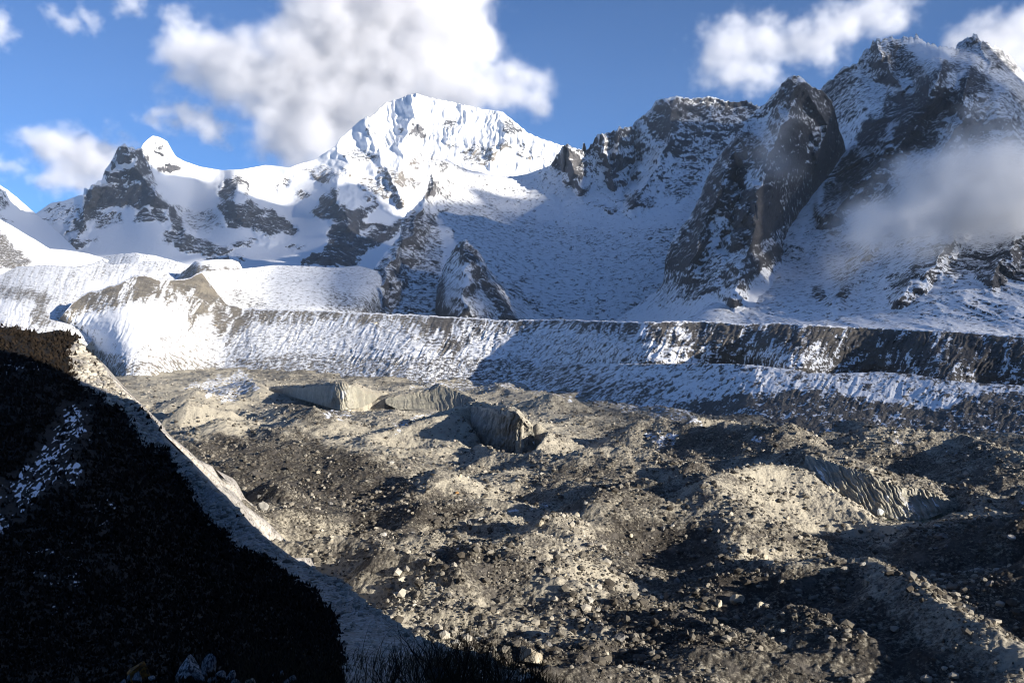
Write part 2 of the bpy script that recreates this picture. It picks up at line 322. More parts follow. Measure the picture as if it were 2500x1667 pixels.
rk_cirq = [
 (.45, [(1080, 480), (1200, 500), (1330, 540), (1500, 560), (1700, 540), (1640, 700), (1500, 790), (1250, 790), (1180, 650), (1080, 560)]),
 (.36, [(1080, 420), (1180, 440), (1330, 470), (1300, 520), (1150, 490), (1080, 450)]),
 (.64, [(860, 770), (885, 715), (915, 660), (950, 612), (985, 560), (1010, 520), (1060, 520), (1080, 580), (1080, 700), (1060, 790), (860, 790)]),
 (.8, [(980, 540), (1010, 512), (1030, 530), (1030, 560), (1000, 600), (975, 585)]), (.8, [(955, 640), (975, 655), (985, 680), (965, 682)]),
 (.9, [(1044, 462), (1053, 422), (1064, 440), (1078, 458), (1060, 470), (1048, 490), (1036, 490)]), (.7, [(1070, 400), (1085, 392), (1098, 412), (1080, 418)]),
 (.4, [(1120, 400), (1180, 440), (1230, 470), (1180, 470), (1110, 430)]), (.62, [(1150, 690), (1250, 690), (1330, 760), (1400, 790), (1160, 790)]),
 (.85, [(1354, 396), (1378, 353), (1396, 364), (1410, 385), (1425, 410), (1430, 430), (1400, 434), (1385, 418), (1365, 424), (1352, 412)]), (.7, [(1424, 350), (1432, 366), (1420, 366)]),
 (.75, [(1486, 330), (1512, 322), (1516, 352), (1500, 350), (1488, 340)]), (.92, [(1482, 402), (1496, 402), (1499, 440), (1478, 434)]), (.8, [(1500, 378), (1512, 382), (1520, 412), (1505, 424), (1494, 400)]), (.75, [(1476, 446), (1500, 448), (1502, 460), (1480, 458)]),
 (.75, [(1422, 498), (1460, 498), (1510, 506), (1500, 517), (1460, 508)]), (.65, [(1478, 480), (1530, 486), (1600, 485), (1596, 500), (1560, 508), (1520, 498)]), (.85, [(1540, 478), (1555, 465), (1568, 478), (1560, 490), (1540, 490)]),
 (.56, [(1575, 285), (1605, 245), (1700, 240), (1830, 250), (1860, 290), (1830, 340), (1740, 320), (1660, 330), (1600, 330), (1580, 310)]), (.8, [(1625, 262), (1640, 250), (1658, 275), (1650, 300), (1630, 302)]),
 (.46, [(1590, 320), (1720, 310), (1780, 340), (1760, 400), (1700, 400), (1640, 380), (1600, 350)]), (.55, [(1660, 400), (1700, 396), (1720, 410), (1700, 430), (1670, 425)]), (.6, [(1625, 440), (1660, 430), (1715, 430), (1700, 460), (1660, 490), (1625, 480)]),
 (.5, [(1560, 600), (1640, 560), (1640, 640), (1580, 660)])]
sheet('cirque_ridge', M_mid, top_cirq, [(850, 800), (1950, 800)], 850, 1940, dp_cirq, jag=(lambda x: np.where(x > 1340, 6, np.where(x < 1080, 6, 1.2)), 14), rocks=rk_cirq, rbase=.2,
      spurs=[([(1075, 391), (1060, 450), (1015, 530), (960, 640), (900, 760)], 60, 150), ([(1378, 351), (1400, 420), (1420, 460)], 26, 120), ([(1459, 329), (1490, 400), (1500, 450)], 18, 110), ([(1515, 310), (1510, 420)], 16, 110), ([(1640, 245), (1640, 330), (1600, 420), (1550, 490)], 45, 120),
             ([(1560, 290), (1540, 400), (1530, 480)], 26, -110)],
      amp=(15, 75), wl=150, seed=2)

# small pyramid at the foot of the cirque
top_pyr = [(1040, 790), (1062, 764), (1068, 695), (1079, 663), (1093, 632), (1111, 601), (1122, 592), (1135, 585), (1150, 598), (1169, 614), (1180, 634), (1191, 654), (1212, 680), (1236, 704), (1258, 726), (1280, 744), (1325, 772), (1345, 785)]
sheet('rock_pyramid', M_pyr, top_pyr, [(1040, 800), (1345, 800)], 1044, 1344,
      [(1135, 585, 2750), (1068, 690, 2650), (1050, 790, 2600), (1135, 680, 2480), (1140, 780, 2200), (1236, 704, 2650), (1325, 780, 2550), (1200, 750, 2350), (1090, 750, 2350)], jag=(6, 12), amp=(7, 32), wl=130, seed=3, back=(10, 25),
      spurs=[([(1135, 585), (1140, 680), (1120, 790)], 34, 70), ([(1150, 620), (1200, 700), (1260, 790)], 30, 50)], rbase=.42,
      rocks=[(.85, [(1130, 590), (1150, 598), (1170, 625), (1165, 645), (1140, 640), (1120, 610)]), (.25, [(1100, 645), (1135, 640), (1150, 680), (1120, 700), (1092, 680)]), (.9, [(1160, 640), (1190, 680), (1240, 740), (1275, 790), (1235, 790), (1180, 710), (1150, 670)]), (.85, [(1128, 700), (1160, 700), (1165, 730), (1135, 720)]), (.8, [(1068, 700), (1085, 680), (1085, 730), (1070, 760)])])

# dark pyramid peak on the right
top_dark = [(1480, 792), (1500, 783), (1560, 742), (1600, 712), (1620, 690), (1624, 640), (1629, 615), (1646, 576), (1660, 556), (1677, 540), (1695, 508), (1712, 473), (1733, 417), (1748, 392), (1763, 371), (1790, 340), (1812, 315), (1822, 298), (1830, 285), (1850, 267), (1870, 252), (1885, 234), (1896, 223), (1906, 206), (1916, 198), (1927, 188), (1939, 185), (1950, 186), (1962, 193), (1970, 204),
    (1978, 208), (2008, 223), (2020, 236), (2031, 249), (2042, 285), (2049, 315), (2060, 345), (2075, 420), (2100, 560)]
dp_dark = [(1939, 185, 2950), (1830, 285, 2950), (1712, 473, 2750), (1629, 627, 2500), (1661, 700, 2300), (1600, 712, 2500), (1500, 785, 2450), (1750, 800, 1750), (1800, 650, 2150), (1850, 500, 2450), (1900, 350, 2700), (2049, 315, 3050), (1920, 520, 2650), (1960, 600, 2750), (1900, 800, 1750), (2090, 600, 3200), (2000, 450, 2950), (1760, 500, 2500)]
rk_dark = [
 (.66, [(1822, 298), (1870, 254), (1900, 225), (1925, 192), (1950, 188), (1975, 215), (1960, 240), (1940, 235), (1925, 250), (1900, 250), (1860, 275), (1830, 305)]),
 (.6, [(1960, 210), (2000, 225), (2035, 260), (2050, 320), (2020, 320), (1980, 260)]), (.5, [(1900, 250), (1940, 240), (1960, 300), (2000, 320), (1960, 350), (1900, 350), (1860, 380), (1870, 300)]),
 (.76, [(1763, 371), (1812, 315), (1850, 330), (1890, 380), (1870, 420), (1840, 400), (1820, 440), (1800, 500), (1790, 540), (1760, 520), (1740, 560), (1720, 620), (1690, 650), (1650, 660), (1622, 640), (1650, 575), (1690, 520), (1720, 460), (1740, 410)]),
 (.3, [(1735, 530), (1755, 520), (1760, 545), (1735, 575)]), (.3, [(1770, 400), (1778, 400), (1775, 440), (1765, 470)]),
 (.86, [(1820, 460), (1845, 450), (1885, 450), (1905, 500), (1915, 545), (1900, 560), (1870, 570), (1860, 580), (1830, 600), (1790, 600), (1780, 570), (1800, 530), (1808, 490)]),
 (.56, [(1780, 600), (1850, 600), (1920, 590), (1918, 620), (1860, 640), (1800, 700), (1780, 735), (1775, 700), (1740, 700), (1700, 720), (1650, 730), (1670, 700), (1720, 640)]),
 (.75, [(1880, 600), (1915, 598), (1918, 630), (1880, 650), (1840, 660), (1845, 640)]),
 (.5, [(1870, 350), (1950, 330), (2050, 320), (2040, 345), (1980, 350), (1960, 400), (1920, 430), (1880, 420)]), (.7, [(1970, 378), (2000, 362), (2035, 372), (2020, 400), (1985, 398)]),
 (.55, [(1700, 690), (1770, 690), (1740, 740), (1670, 760)]), (.12, [(1560, 760), (1700, 730), (1900, 680), (2100, 560), (2100, 800), (1500, 800)])]
sheet('dark_peak', M_near, top_dark, [(1480, 815), (2100, 815)], 1484, 2096, dp_dark, jag=(lambda x: np.where(x < 1630, 1, 5), 13), rocks=rk_dark,
      spurs=[([(1939, 185), (1930, 260), (1880, 380), (1850, 480), (1830, 600), (1790, 720)], 46, 150), ([(1812, 315), (1770, 420), (1720, 540), (1680, 660)], 36, 120), ([(1800, 400), (1800, 500), (1770, 600)], 20, -70), ([(1960, 210), (2020, 300), (1990, 400)], 26, 80)],
      amp=(10, 95), wl=100, rbase=.3, rib=R(24), seed=4)

# big right massif
top_right = [(1650, 790), (1700, 765), (1780, 712), (1820, 660), (1850, 560), (1880, 440), (1950, 330), (1990, 240), (2008, 213), (2020, 202), (2034, 193), (2045, 180), (2059, 167), (2072, 163), (2090, 157), (2098, 146), (2103, 137), (2112, 122), (2126, 111), (2132, 98), (2141, 91), (2150, 97), (2159, 98), (2166, 94), (2177, 91), (2184, 98), (2192, 98), (2198, 92), (2207, 90), (2220, 94),
    (2233, 91), (2237, 82), (2243, 84), (2248, 96), (2262, 104), (2279, 111), (2294, 115), (2312, 117), (2330, 116), (2336, 110), (2346, 102), (2360, 93), (2370, 94), (2376, 86), (2384, 87), (2395, 96), (2411, 106), (2418, 112), (2437, 116), (2448, 128), (2462, 132), (2476, 150), (2488, 167), (2500, 172), (2580, 190)]
dp_right = [(2034, 193, 3800), (2126, 111, 3800), (2240, 83, 3800), (2381, 86, 3900), (2500, 175, 3800), (2560, 190, 3800), (2330, 130, 3700), (2300, 172, 3080), (2263, 175, 3150), (2467, 215, 2950), (2060, 330, 3300), (2120, 240, 3350), (2200, 210, 3350), (1990, 480, 2850), (1930, 640, 2350), (1900, 800, 1520), (2240, 800, 1330), (2500, 815, 1200),
    (2250, 650, 1750), (2250, 520, 2200), (2100, 400, 2850), (2060, 500, 2700), (2200, 300, 2900), (2350, 300, 2750), (2450, 400, 2450), (2500, 560, 1900), (2060, 640, 2200), (2400, 500, 2200), (2060, 800, 1450), (1860, 450, 3600), (1850, 600, 2650), (1800, 690, 2230), (1750, 745, 1880), (1700, 790, 1620), (1660, 740, 2300), (1930, 600, 2480), (1800, 800, 1580)]
rk_right = [
 (.60, [(2034, 196), (2060, 170), (2085, 170), (2080, 200), (2060, 215), (2030, 250), (2010, 230)]),
 (.5, [(2100, 150), (2130, 110), (2150, 120), (2140, 150), (2110, 180)]), (.72, [(2165, 110), (2180, 95), (2210, 120), (2240, 150), (2260, 170), (2240, 190), (2200, 190), (2170, 205), (2140, 190), (2150, 160)]),
 (.08, [(2210, 100), (2240, 95), (2290, 116), (2330, 118), (2320, 150), (2290, 140), (2260, 150), (2230, 130)]),
 (.62, [(2340, 110), (2380, 88), (2415, 110), (2405, 128), (2370, 122), (2345, 125)]), (.66, [(2415, 120), (2440, 118), (2480, 160), (2470, 178), (2430, 160), (2410, 145)]),
 (.8, [(2285, 165), (2303, 146), (2340, 152), (2350, 170), (2310, 180), (2280, 200), (2260, 240), (2235, 250), (2220, 235), (2250, 195)]),
 (.92, [(2345, 200), (2362, 166), (2420, 180), (2440, 220), (2430, 235), (2390, 225), (2350, 232)]), (.5, [(2400, 170), (2480, 215), (2580, 290), (2580, 330), (2500, 270), (2430, 240)]),
 (.9, [(2160, 228), (2180, 232), (2200, 225), (2260, 228), (2280, 250), (2260, 290), (2220, 330), (2200, 350), (2180, 360), (2170, 330), (2140, 345), (2120, 366), (2095, 350), (2098, 305), (2115, 285), (2150, 285), (2165, 265)]),
 (.35, [(2170, 300), (2200, 290), (2170, 345), (2150, 350)]),
 (.75, [(2270, 240), (2340, 215), (2350, 260), (2310, 290), (2280, 330), (2250, 350), (2230, 330), (2260, 290)]),
 (.85, [(2190, 370), (2230, 340), (2290, 315), (2290, 350), (2260, 372), (2200, 372), (2185, 395)]),
 (.85, [(2050, 400), (2070, 365), (2095, 365), (2090, 400), (2130, 380), (2180, 390), (2160, 420), (2100, 440), (2080, 470), (2050, 490), (2010, 500), (2015, 460), (2040, 430)]),
 (.6, [(2010, 500), (2060, 480), (2100, 450), (2090, 520), (2040, 560), (2000, 560)]), (.5, [(2100, 440), (2200, 400), (2300, 370), (2400, 300), (2500, 330), (2560, 420), (2400, 420), (2250, 440), (2120, 480)]),
 (.6, [(2120, 600), (2160, 590), (2140, 640), (2090, 660), (2090, 690), (2060, 725), (2035, 740), (2040, 700), (2020, 660), (2060, 640)]), (.9, [(1985, 700), (2005, 692), (2010, 730), (1995, 735), (1985, 720)]), (.85, [(2055, 700), (2085, 690), (2080, 715), (2055, 735), (2042, 730)]),
 (.7, [(2250, 600), (2320, 590), (2320, 620), (2270, 650), (2220, 700), (2170, 715), (2180, 690), (2220, 660)]), (.8, [(2320, 630), (2400, 600), (2500, 590), (2580, 600), (2580, 690), (2500, 680), (2440, 700), (2400, 690), (2370, 660), (2330, 680), (2310, 675)]),
 (.5, [(2350, 720), (2420, 700), (2500, 720), (2560, 760), (2400, 770), (2330, 760)]), (.4, [(2150, 700), (2180, 690), (2150, 730), (2130, 740)]), (.22, [(2060, 300), (2150, 250), (2120, 280), (2080, 360), (2030, 420), (2000, 480), (1950, 600), (1930, 560), (1990, 420)])]
sheet('right_massif', M_near, top_right, [(1650, 840), (2580, 850)], 1656, 2576, dp_right, jag=(lambda x: np.where(x > 2010, 10, 1), 15), rocks=rk_right, rbase=.46,
      spurs=[([(2303, 146), (2280, 220), (2200, 330), (2120, 420), (2030, 520)], 50, 160), ([(2362, 166), (2360, 260), (2300, 380), (2200, 480)], 50, 170), ([(2141, 91), (2170, 180), (2200, 220)], 34, 140), ([(2381, 86), (2420, 150)], 26, 90), ([(2370, 500), (2300, 620), (2200, 720)], 40, 80), ([(2500, 560), (2420, 680)], 45, 80), ([(2150, 560), (2080, 680), (2040, 740)], 40, 70)],
      amp=(34, 90), wl=110, rib=R(42), seed=5)

# ------------------------------------------------------------------ moraines
M_mor = alpine('snowy_moraine_debris', 9, rock=(.15, .135, .115), rock2=(.24, .21, .16), slope=.5, bump=1.)
M_wall = alpine('gullied_moraine_wall', 7, rock=(.07, .062, .055), rock2=(.23, .20, .15), slope=.5, bump=1.)
sheet('snow_slope', M_mor, [(-60, 500), (0, 535), (29, 551), (58, 569), (89, 587), (116, 604), (156, 629), (190, 647), (225, 662)], [(-60, 700), (225, 700)], -60, 224,
      [(-60, 500, 3500), (0, 535, 3400), (190, 650, 3000), (0, 700, 2500), (220, 700, 2800), (90, 640, 2900)], jag=(.8, 20), amp=(3, 25), wl=200, rbase=.16,
      rocks=[(.8, [(-60, 550), (0, 562), (13, 578), (40, 604), (76, 640), (60, 655), (0, 657), (-60, 660)])], tbase=.3, seed=6)
sheet('snow_shelf', M_mor, [(90, 620), (123, 607), (160, 610), (212, 618), (250, 629), (300, 652)], [(90, 700), (300, 700)], 90, 300,
      [(90, 620, 3300), (212, 618, 3300), (300, 652, 3200), (90, 700, 3000), (300, 700, 3000)], jag=(.5, 20), amp=(2, 10), wl=200, rbase=.05, seed=7, back=(8, 30))
def gul(k, sh, w, L):
    return lambda PX, PY, tc, bc: k*(fbm((PX+sh*(PY-tc))/w, (PY-tc)/L, 3, 41))
sheet('far_moraine_mound', M_mor, [(225, 660), (240, 634), (257, 626), (290, 620), (330, 617), (380, 624), (424, 636), (470, 650)], [(225, 700), (470, 700)], 226, 470,
      [(225, 660, 3200), (330, 617, 3200), (470, 650, 3100), (225, 700, 2900), (470, 700, 2900)], jag=(1, 14), amp=(4, 20), wl=110, rbase=.24, rockfn=gul(.5, .5, 7, 60), seed=8, back=(8, 30))
def gullies(amp, w=13., sh=.55, zone=None):
    def f(PX, PY, P, tc, bc):
        u = PX+sh*(PY-tc)+16*fbm(PX/55, PY/60, 3, 121); d = (PY-tc)/np.maximum(bc-tc, 5)
        k = np.clip(d*6, 0, 1)*np.clip(1.5-d*1.3, .1, 1)
        if zone is not None: k = k*zone(PX, PY, tc, bc)
        return k*amp*(ridged(u/w, (PY-tc)/90., 3, 21, .6)-.6)*np.clip(1+1.6*fbm(PX/70, PY/50, 2, 122), .1, 2)+.7*amp*fbm(PX/26, PY/14, 3, 123)
    return f
sheet('left_moraine', M_mor, [(-60, 665), (0, 656), (43, 651), (115, 648), (189, 651), (225, 645), (252, 633), (262, 640), (270, 646), (300, 643), (340, 640), (383, 638), (421, 638), (446, 651), (470, 668), (500, 690)], [(-60, 930), (150, 900), (260, 800), (500, 740)], -60, 500,
      [(-60, 665, 2800), (0, 656, 2800), (250, 640, 2850), (420, 640, 2850), (500, 690, 2650), (0, 720, 2150), (0, 760, 1800), (0, 900, 1350), (200, 750, 1950), (400, 700, 2450), (160, 800, 1650), (500, 740, 2400), (120, 690, 2350), (150, 900, 1400)], jag=(1.2, 16), amp=(5, 14), wl=120,
      rbase=.36, tbase=.75, rocks=[(.14, [(200, 700), (330, 660), (420, 660), (380, 680), (290, 690), (210, 722)]), (.72, [(-60, 690), (20, 700), (60, 705), (120, 715), (110, 735), (40, 728), (-60, 725)]), (.78, [(85, 715), (120, 725), (112, 760), (130, 790), (100, 800), (70, 795), (80, 750)]), (.2, [(0, 735), (78, 738), (75, 790), (0, 790)]), (.66, [(170, 745), (150, 775), (110, 800), (130, 770)])],
      rockfn=gul(.45, .45, 6, 50), extra=gullies(9, 15, .4), seed=9)
sheet('tan_moraine_mound', M_mor, [(420, 700), (440, 668), (460, 653), (470, 643), (478, 637), (486, 637), (500, 635), (530, 633), (565, 633), (583, 640), (592, 656), (604, 668)], [(420, 705), (604, 705)], 420, 604,
      [(420, 700, 2500), (478, 637, 2600), (583, 640, 2650), (604, 668, 2600), (500, 705, 2350), (604, 705, 2450), (420, 705, 2400)], jag=(.8, 16), amp=(3, 10), wl=100, rbase=.1, tbase=1.,
      rocks=[(.78, [(420, 705), (445, 665), (478, 640), (490, 650), (585, 652), (600, 662), (560, 664), (500, 665), (480, 705)])], rockfn=gul(.2, .3, 6, 40), seed=10, back=(8, 20))
sheet('moraine_bench', M_mor, [(486, 700), (493, 664), (501, 662), (540, 660), (578, 657), (640, 650), (667, 647), (700, 648), (731, 649), (770, 650), (807, 653), (835, 652), (870, 648), (920, 660), (980, 690)], [(486, 780), (980, 790)], 486, 980,
      [(493, 664, 2150), (578, 657, 2450), (667, 648, 2600), (858, 648, 2650), (500, 700, 2130), (550, 748, 2080), (780, 762, 2050), (930, 700, 2500), (930, 780, 2350), (980, 790, 2750), (980, 690, 2950), (486, 780, 2000), (700, 710, 2250)], jag=(1.0, 14), amp=(3, 9), wl=90,
      rbase=.31, tbase=.3, rocks=[(.5, [(560, 700), (610, 715), (640, 740), (680, 755), (600, 755), (550, 730)]), (.5, [(790, 700), (860, 720), (960, 760), (800, 765)])], rockfn=lambda PX, PY, tc, bc: .12*fbm((PX+1.2*(PY-tc))/8, (PY-tc)/8, 3, 14), seed=11)
wall_top = [(120, 800), (153, 769), (175, 742), (196, 723), (199, 720), (225, 711), (255, 703), (293, 692), (327, 674), (345, 672), (370, 674), (383, 682), (434, 682), (455, 680), (467, 677), (480, 668), (493, 664), (500, 672), (516, 694), (534, 719), (560, 742), (603, 752), (680, 755), (782, 758), (833, 762), (968, 766), (1050, 770), (1102, 773), (1236, 782), (1370, 780), (1504, 785),
    (1602, 786), (1640, 784), (1708, 783), (1819, 792), (1904, 788), (1960, 792), (2010, 795), (2095, 799), (2223, 805), (2350, 809), (2420, 815), (2500, 822), (2580, 826)]
low_top = [(1240, 900), (1300, 893), (1400, 888), (1500, 888), (1585, 889), (1700, 887), (1798, 888), (1860, 893), (1925, 901), (1990, 911), (2053, 911), (2140, 908), (2223, 912), (2308, 928), (2400, 936), (2500, 941), (2580, 945)]
base_c = [(-60, 900), (150, 880), (300, 925), (500, 905), (700, 915), (1000, 935), (1300, 945), (1500, 990), (1700, 1015), (2000, 1050), (2250, 1062), (2500, 1085), (2600, 1095)]
def floorY(px): return CAMH*F/(curve(base_c)(px)-HY)
wd = [(153, 769, 1700), (199, 720, 1850), (327, 674, 2000), (434, 682, 2050), (493, 664, 2120), (534, 719, 2050), (603, 752, 1980), (782, 758, 1850), (1000, 768, 1680), (1236, 782, 1500), (1504, 785, 1230), (1708, 783, 1120), (1904, 788, 1030), (2095, 799, 970), (2350, 809, 900), (2580, 826, 840),
      (1000, 830, 1480), (1300, 850, 1330), (1500, 835, 1140), (1750, 838, 1030), (1600, 889, 1010), (1925, 905, 880), (2308, 930, 800), (2570, 945, 770), (300, 780, 1600), (450, 800, 1700), (620, 820, 1700)]
for x in (150, 300, 500, 700, 1000, 1300): wd.append((x, float(curve(base_c)(x)), float(floorY(x))))
for x in (1500, 1800, 2100, 2400, 2580): wd.append((x, float(curve(low_top)(x))+60, 90*F/(float(curve(low_top)(x))+60-HY)*.92 if x > 1400 else 1300))
def wallrock(PX, PY, tc, bc):
    d = PY-tc; u = PX+np.where(PX < 1300, .5, .42)*d+12*fbm(PX/50, PY/50, 2, 124)
    n = fbm(u/9., d/60., 4, 33, .6)+.35*fbm(PX/9, PY/4, 2, 35)
    depth = np.interp(PX, [120, 196, 255, 330, 434, 495, 540, 620, 800, 980, 1060, 1110, 1180, 1500, 1650, 1850, 2000, 2150, 2350, 2500], [30, 40, 46, 66, 74, 95, 80, 34, 24, 34, 70, 78, 30, 30, 58, 52, 70, 105, 118, 100])*(1+.55*fbm(u/30, PX*0, 3, 8))
    k = np.interp(PX, [120, 200, 500, 600, 700, 1000, 1100, 1200, 1500, 1650, 2600], [.75, .85, .9, .6, .42, .5, .8, .45, .5, .72, .85])
    top = np.clip(1.25-d/np.maximum(depth, 10), 0, 1)**.5
    k = k*np.clip(.9+1.9*fbm(PX/42, d/60, 3, 91), .12, 1.25)
    return np.where(d < 3, 0, k*top*.95+n*1.1*np.clip(top+.12, 0, 1))*np.clip(d/4, 0, 1)
sheet('moraine_wall', M_wall, wall_top, lambda x: np.where(x > 1320, curve(low_top)(x)+50, curve(base_c)(x)+14), 122, 2578, wd, jag=(3.4, 44), amp=(3, 8), wl=60, rbase=.37, soft=6,
      tbase=.25, tans=[(1., [(120, 700), (330, 660), (500, 660), (620, 740), (900, 750), (1050, 770), (1000, 960), (500, 960), (120, 960)])],
      rocks=[(.40, [(440, 780), (620, 770), (900, 800), (1200, 800), (1400, 830), (1400, 880), (1000, 890), (700, 870), (560, 880), (420, 900)]), (.62, [(560, 880), (700, 862), (1000, 870), (1300, 880), (1340, 970), (700, 940)]),
             (.58, [(250, 895), (420, 870), (560, 890), (620, 940), (300, 960)]), (.5, [(1500, 826), (1640, 832), (1755, 834), (1866, 846), (1860, 852), (1700, 842), (1500, 836)]), (.03, [(150, 790), (280, 745), (440, 700), (500, 740), (430, 800), (300, 870), (200, 850)])],
      rockfn=wallrock, extra=gullies(6, 15, .5), seed=12, back=(10, 14))
dl = [(x, float(curve(low_top)(x)), y) for x, y in ((1240, 1330), (1500, 1060), (1798, 880), (2053, 810), (2308, 760), (2580, 720))]
for x in (1240, 1500, 1700, 2000, 2250, 2580): dl.append((x, float(curve(base_c)(x)), float(floorY(x))))
sheet('lower_moraine', M_mor, low_top, lambda x: curve(base_c)(x)+14, 1240, 2578, dl, jag=(1.6, 18), amp=(2.5, 6), wl=45, rbase=.37, tbase=.1,
      rocks=[(.55, [(1500, 890), (1700, 888), (1925, 902), (2200, 912), (2500, 941), (2500, 950), (2200, 922), (1925, 912), (1700, 897), (1500, 898)]), (.62, [(1240, 905), (1400, 890), (1500, 930), (1640, 925), (1640, 960), (1500, 1000), (1300, 960)]), (.9, [(1640, 985), (1800, 965), (2000, 950), (2140, 980), (2300, 1000), (2400, 960), (2580, 960), (2580, 1110), (1640, 1040)])],
      rockfn=gul(.3, .8, 8, 14), extra=gullies(3, 20, .6), seed=13, back=(8, 8))

# ------------------------------------------------------------------ glacier covered in rubble
tents = [([(178, 186, 34), (200, 205, 42), (238, 235, 37), (285, 280, 43), (340, 330, 34)], .7)]; pits = []  # this first ridge is out of view, added to shade the lower right
ICEW = []
ICEW.append(dict(top=[(660, 950), (700, 947), (744, 945), (780, 942), (814, 938), (835, 934), (850, 940), (870, 942), (917, 960), (945, 960)], bot=[(660, 958), (697, 964), (768, 984), (828, 1003), (885, 994), (945, 964)],
        dp=[(640, 945, 1060), (640, 955, 1058), (697, 940, 1020), (697, 962, 1015), (828, 930, 880), (828, 997, 868), (885, 934, 900), (885, 988, 890), (945, 957, 985), (945, 962, 982)], mat='ice', label='long pale ice wall with a white snow streaked middle, left of the two light walls',
        white=[(.42, [(800, 935), (865, 930), (850, 960), (830, 985), (795, 980)])], seed=61))
ICEW.append(dict(top=[(941, 972), (965, 966), (1001, 957), (1048, 955), (1062, 946), (1076, 941), (1100, 948), (1118, 957), (1160, 975)], bot=[(941, 985), (973, 1000), (1048, 1000), (1118, 1006), (1160, 985)],
        dp=[(941, 972, 925), (1001, 957, 950), (1076, 941, 955), (1160, 975, 905), (973, 1000, 905), (1048, 998, 922), (1118, 1002, 905), (1160, 985, 898)], mat='ice', label='cream coloured ice wall with a pointed top just left of the dark ice cliff',
        white=[(.38, [(970, 975), (1060, 962), (1090, 965), (1080, 985), (990, 992)])], seed=62))
ICEW.append(dict(top=[(1150, 992), (1180, 993), (1212, 1000), (1240, 1003), (1263, 1009), (1280, 1030), (1305, 1058)], bot=[(1150, 1040), (1179, 1088), (1240, 1108), (1280, 1108), (1305, 1100)],
        dp=[(1150, 992, 690), (1212, 1000, 625), (1263, 1009, 586), (1329, 1074, 604), (1150, 1050, 660), (1179, 1084, 636), (1240, 1102, 598), (1300, 1100, 590), (1329, 1086, 600)], mat='ice2', label='tall dark ice cliff facing left with white streaks on its right end',
        white=[(.45, [(1235, 1030), (1262, 1015), (1258, 1050), (1242, 1085), (1232, 1080)]), (.6, [(1300, 1075), (1320, 1072), (1322, 1086), (1305, 1092)])], amp=4, w=14, sh=.3, seed=63))
ICEW.append(dict(top=[(1965, 1110), (2010, 1122), (2050, 1135), (2130, 1160), (2200, 1190), (2225, 1188), (2260, 1195), (2305, 1218)], bot=[(1965, 1135), (2020, 1182), (2080, 1222), (2140, 1262), (2200, 1268), (2260, 1268), (2305, 1250)],
        dp=[(1965, 1110, 475), (2050, 1135, 448), (2130, 1160, 432), (2200, 1190, 425), (2260, 1195, 425), (2305, 1218, 420), (1985, 1150, 455), (2080, 1215, 428), (2140, 1255, 416), (2260, 1262, 412), (2305, 1250, 416)], mat='ice', label='ice cliff with slanting white stripes above the green pond',
        white=[], amp=2.2, w=15, sh=-.75, wf=lambda PX, PY, tc, bc: np.clip(.62*(ridged((PX-.8*(PY-tc)+16*fbm(PX/30, PY/22, 3, 69))/21, PX*0, 2, 5)-.55)*np.clip((PY-tc)/15, 0, 1)*2.2, 0, .55), seed=64))

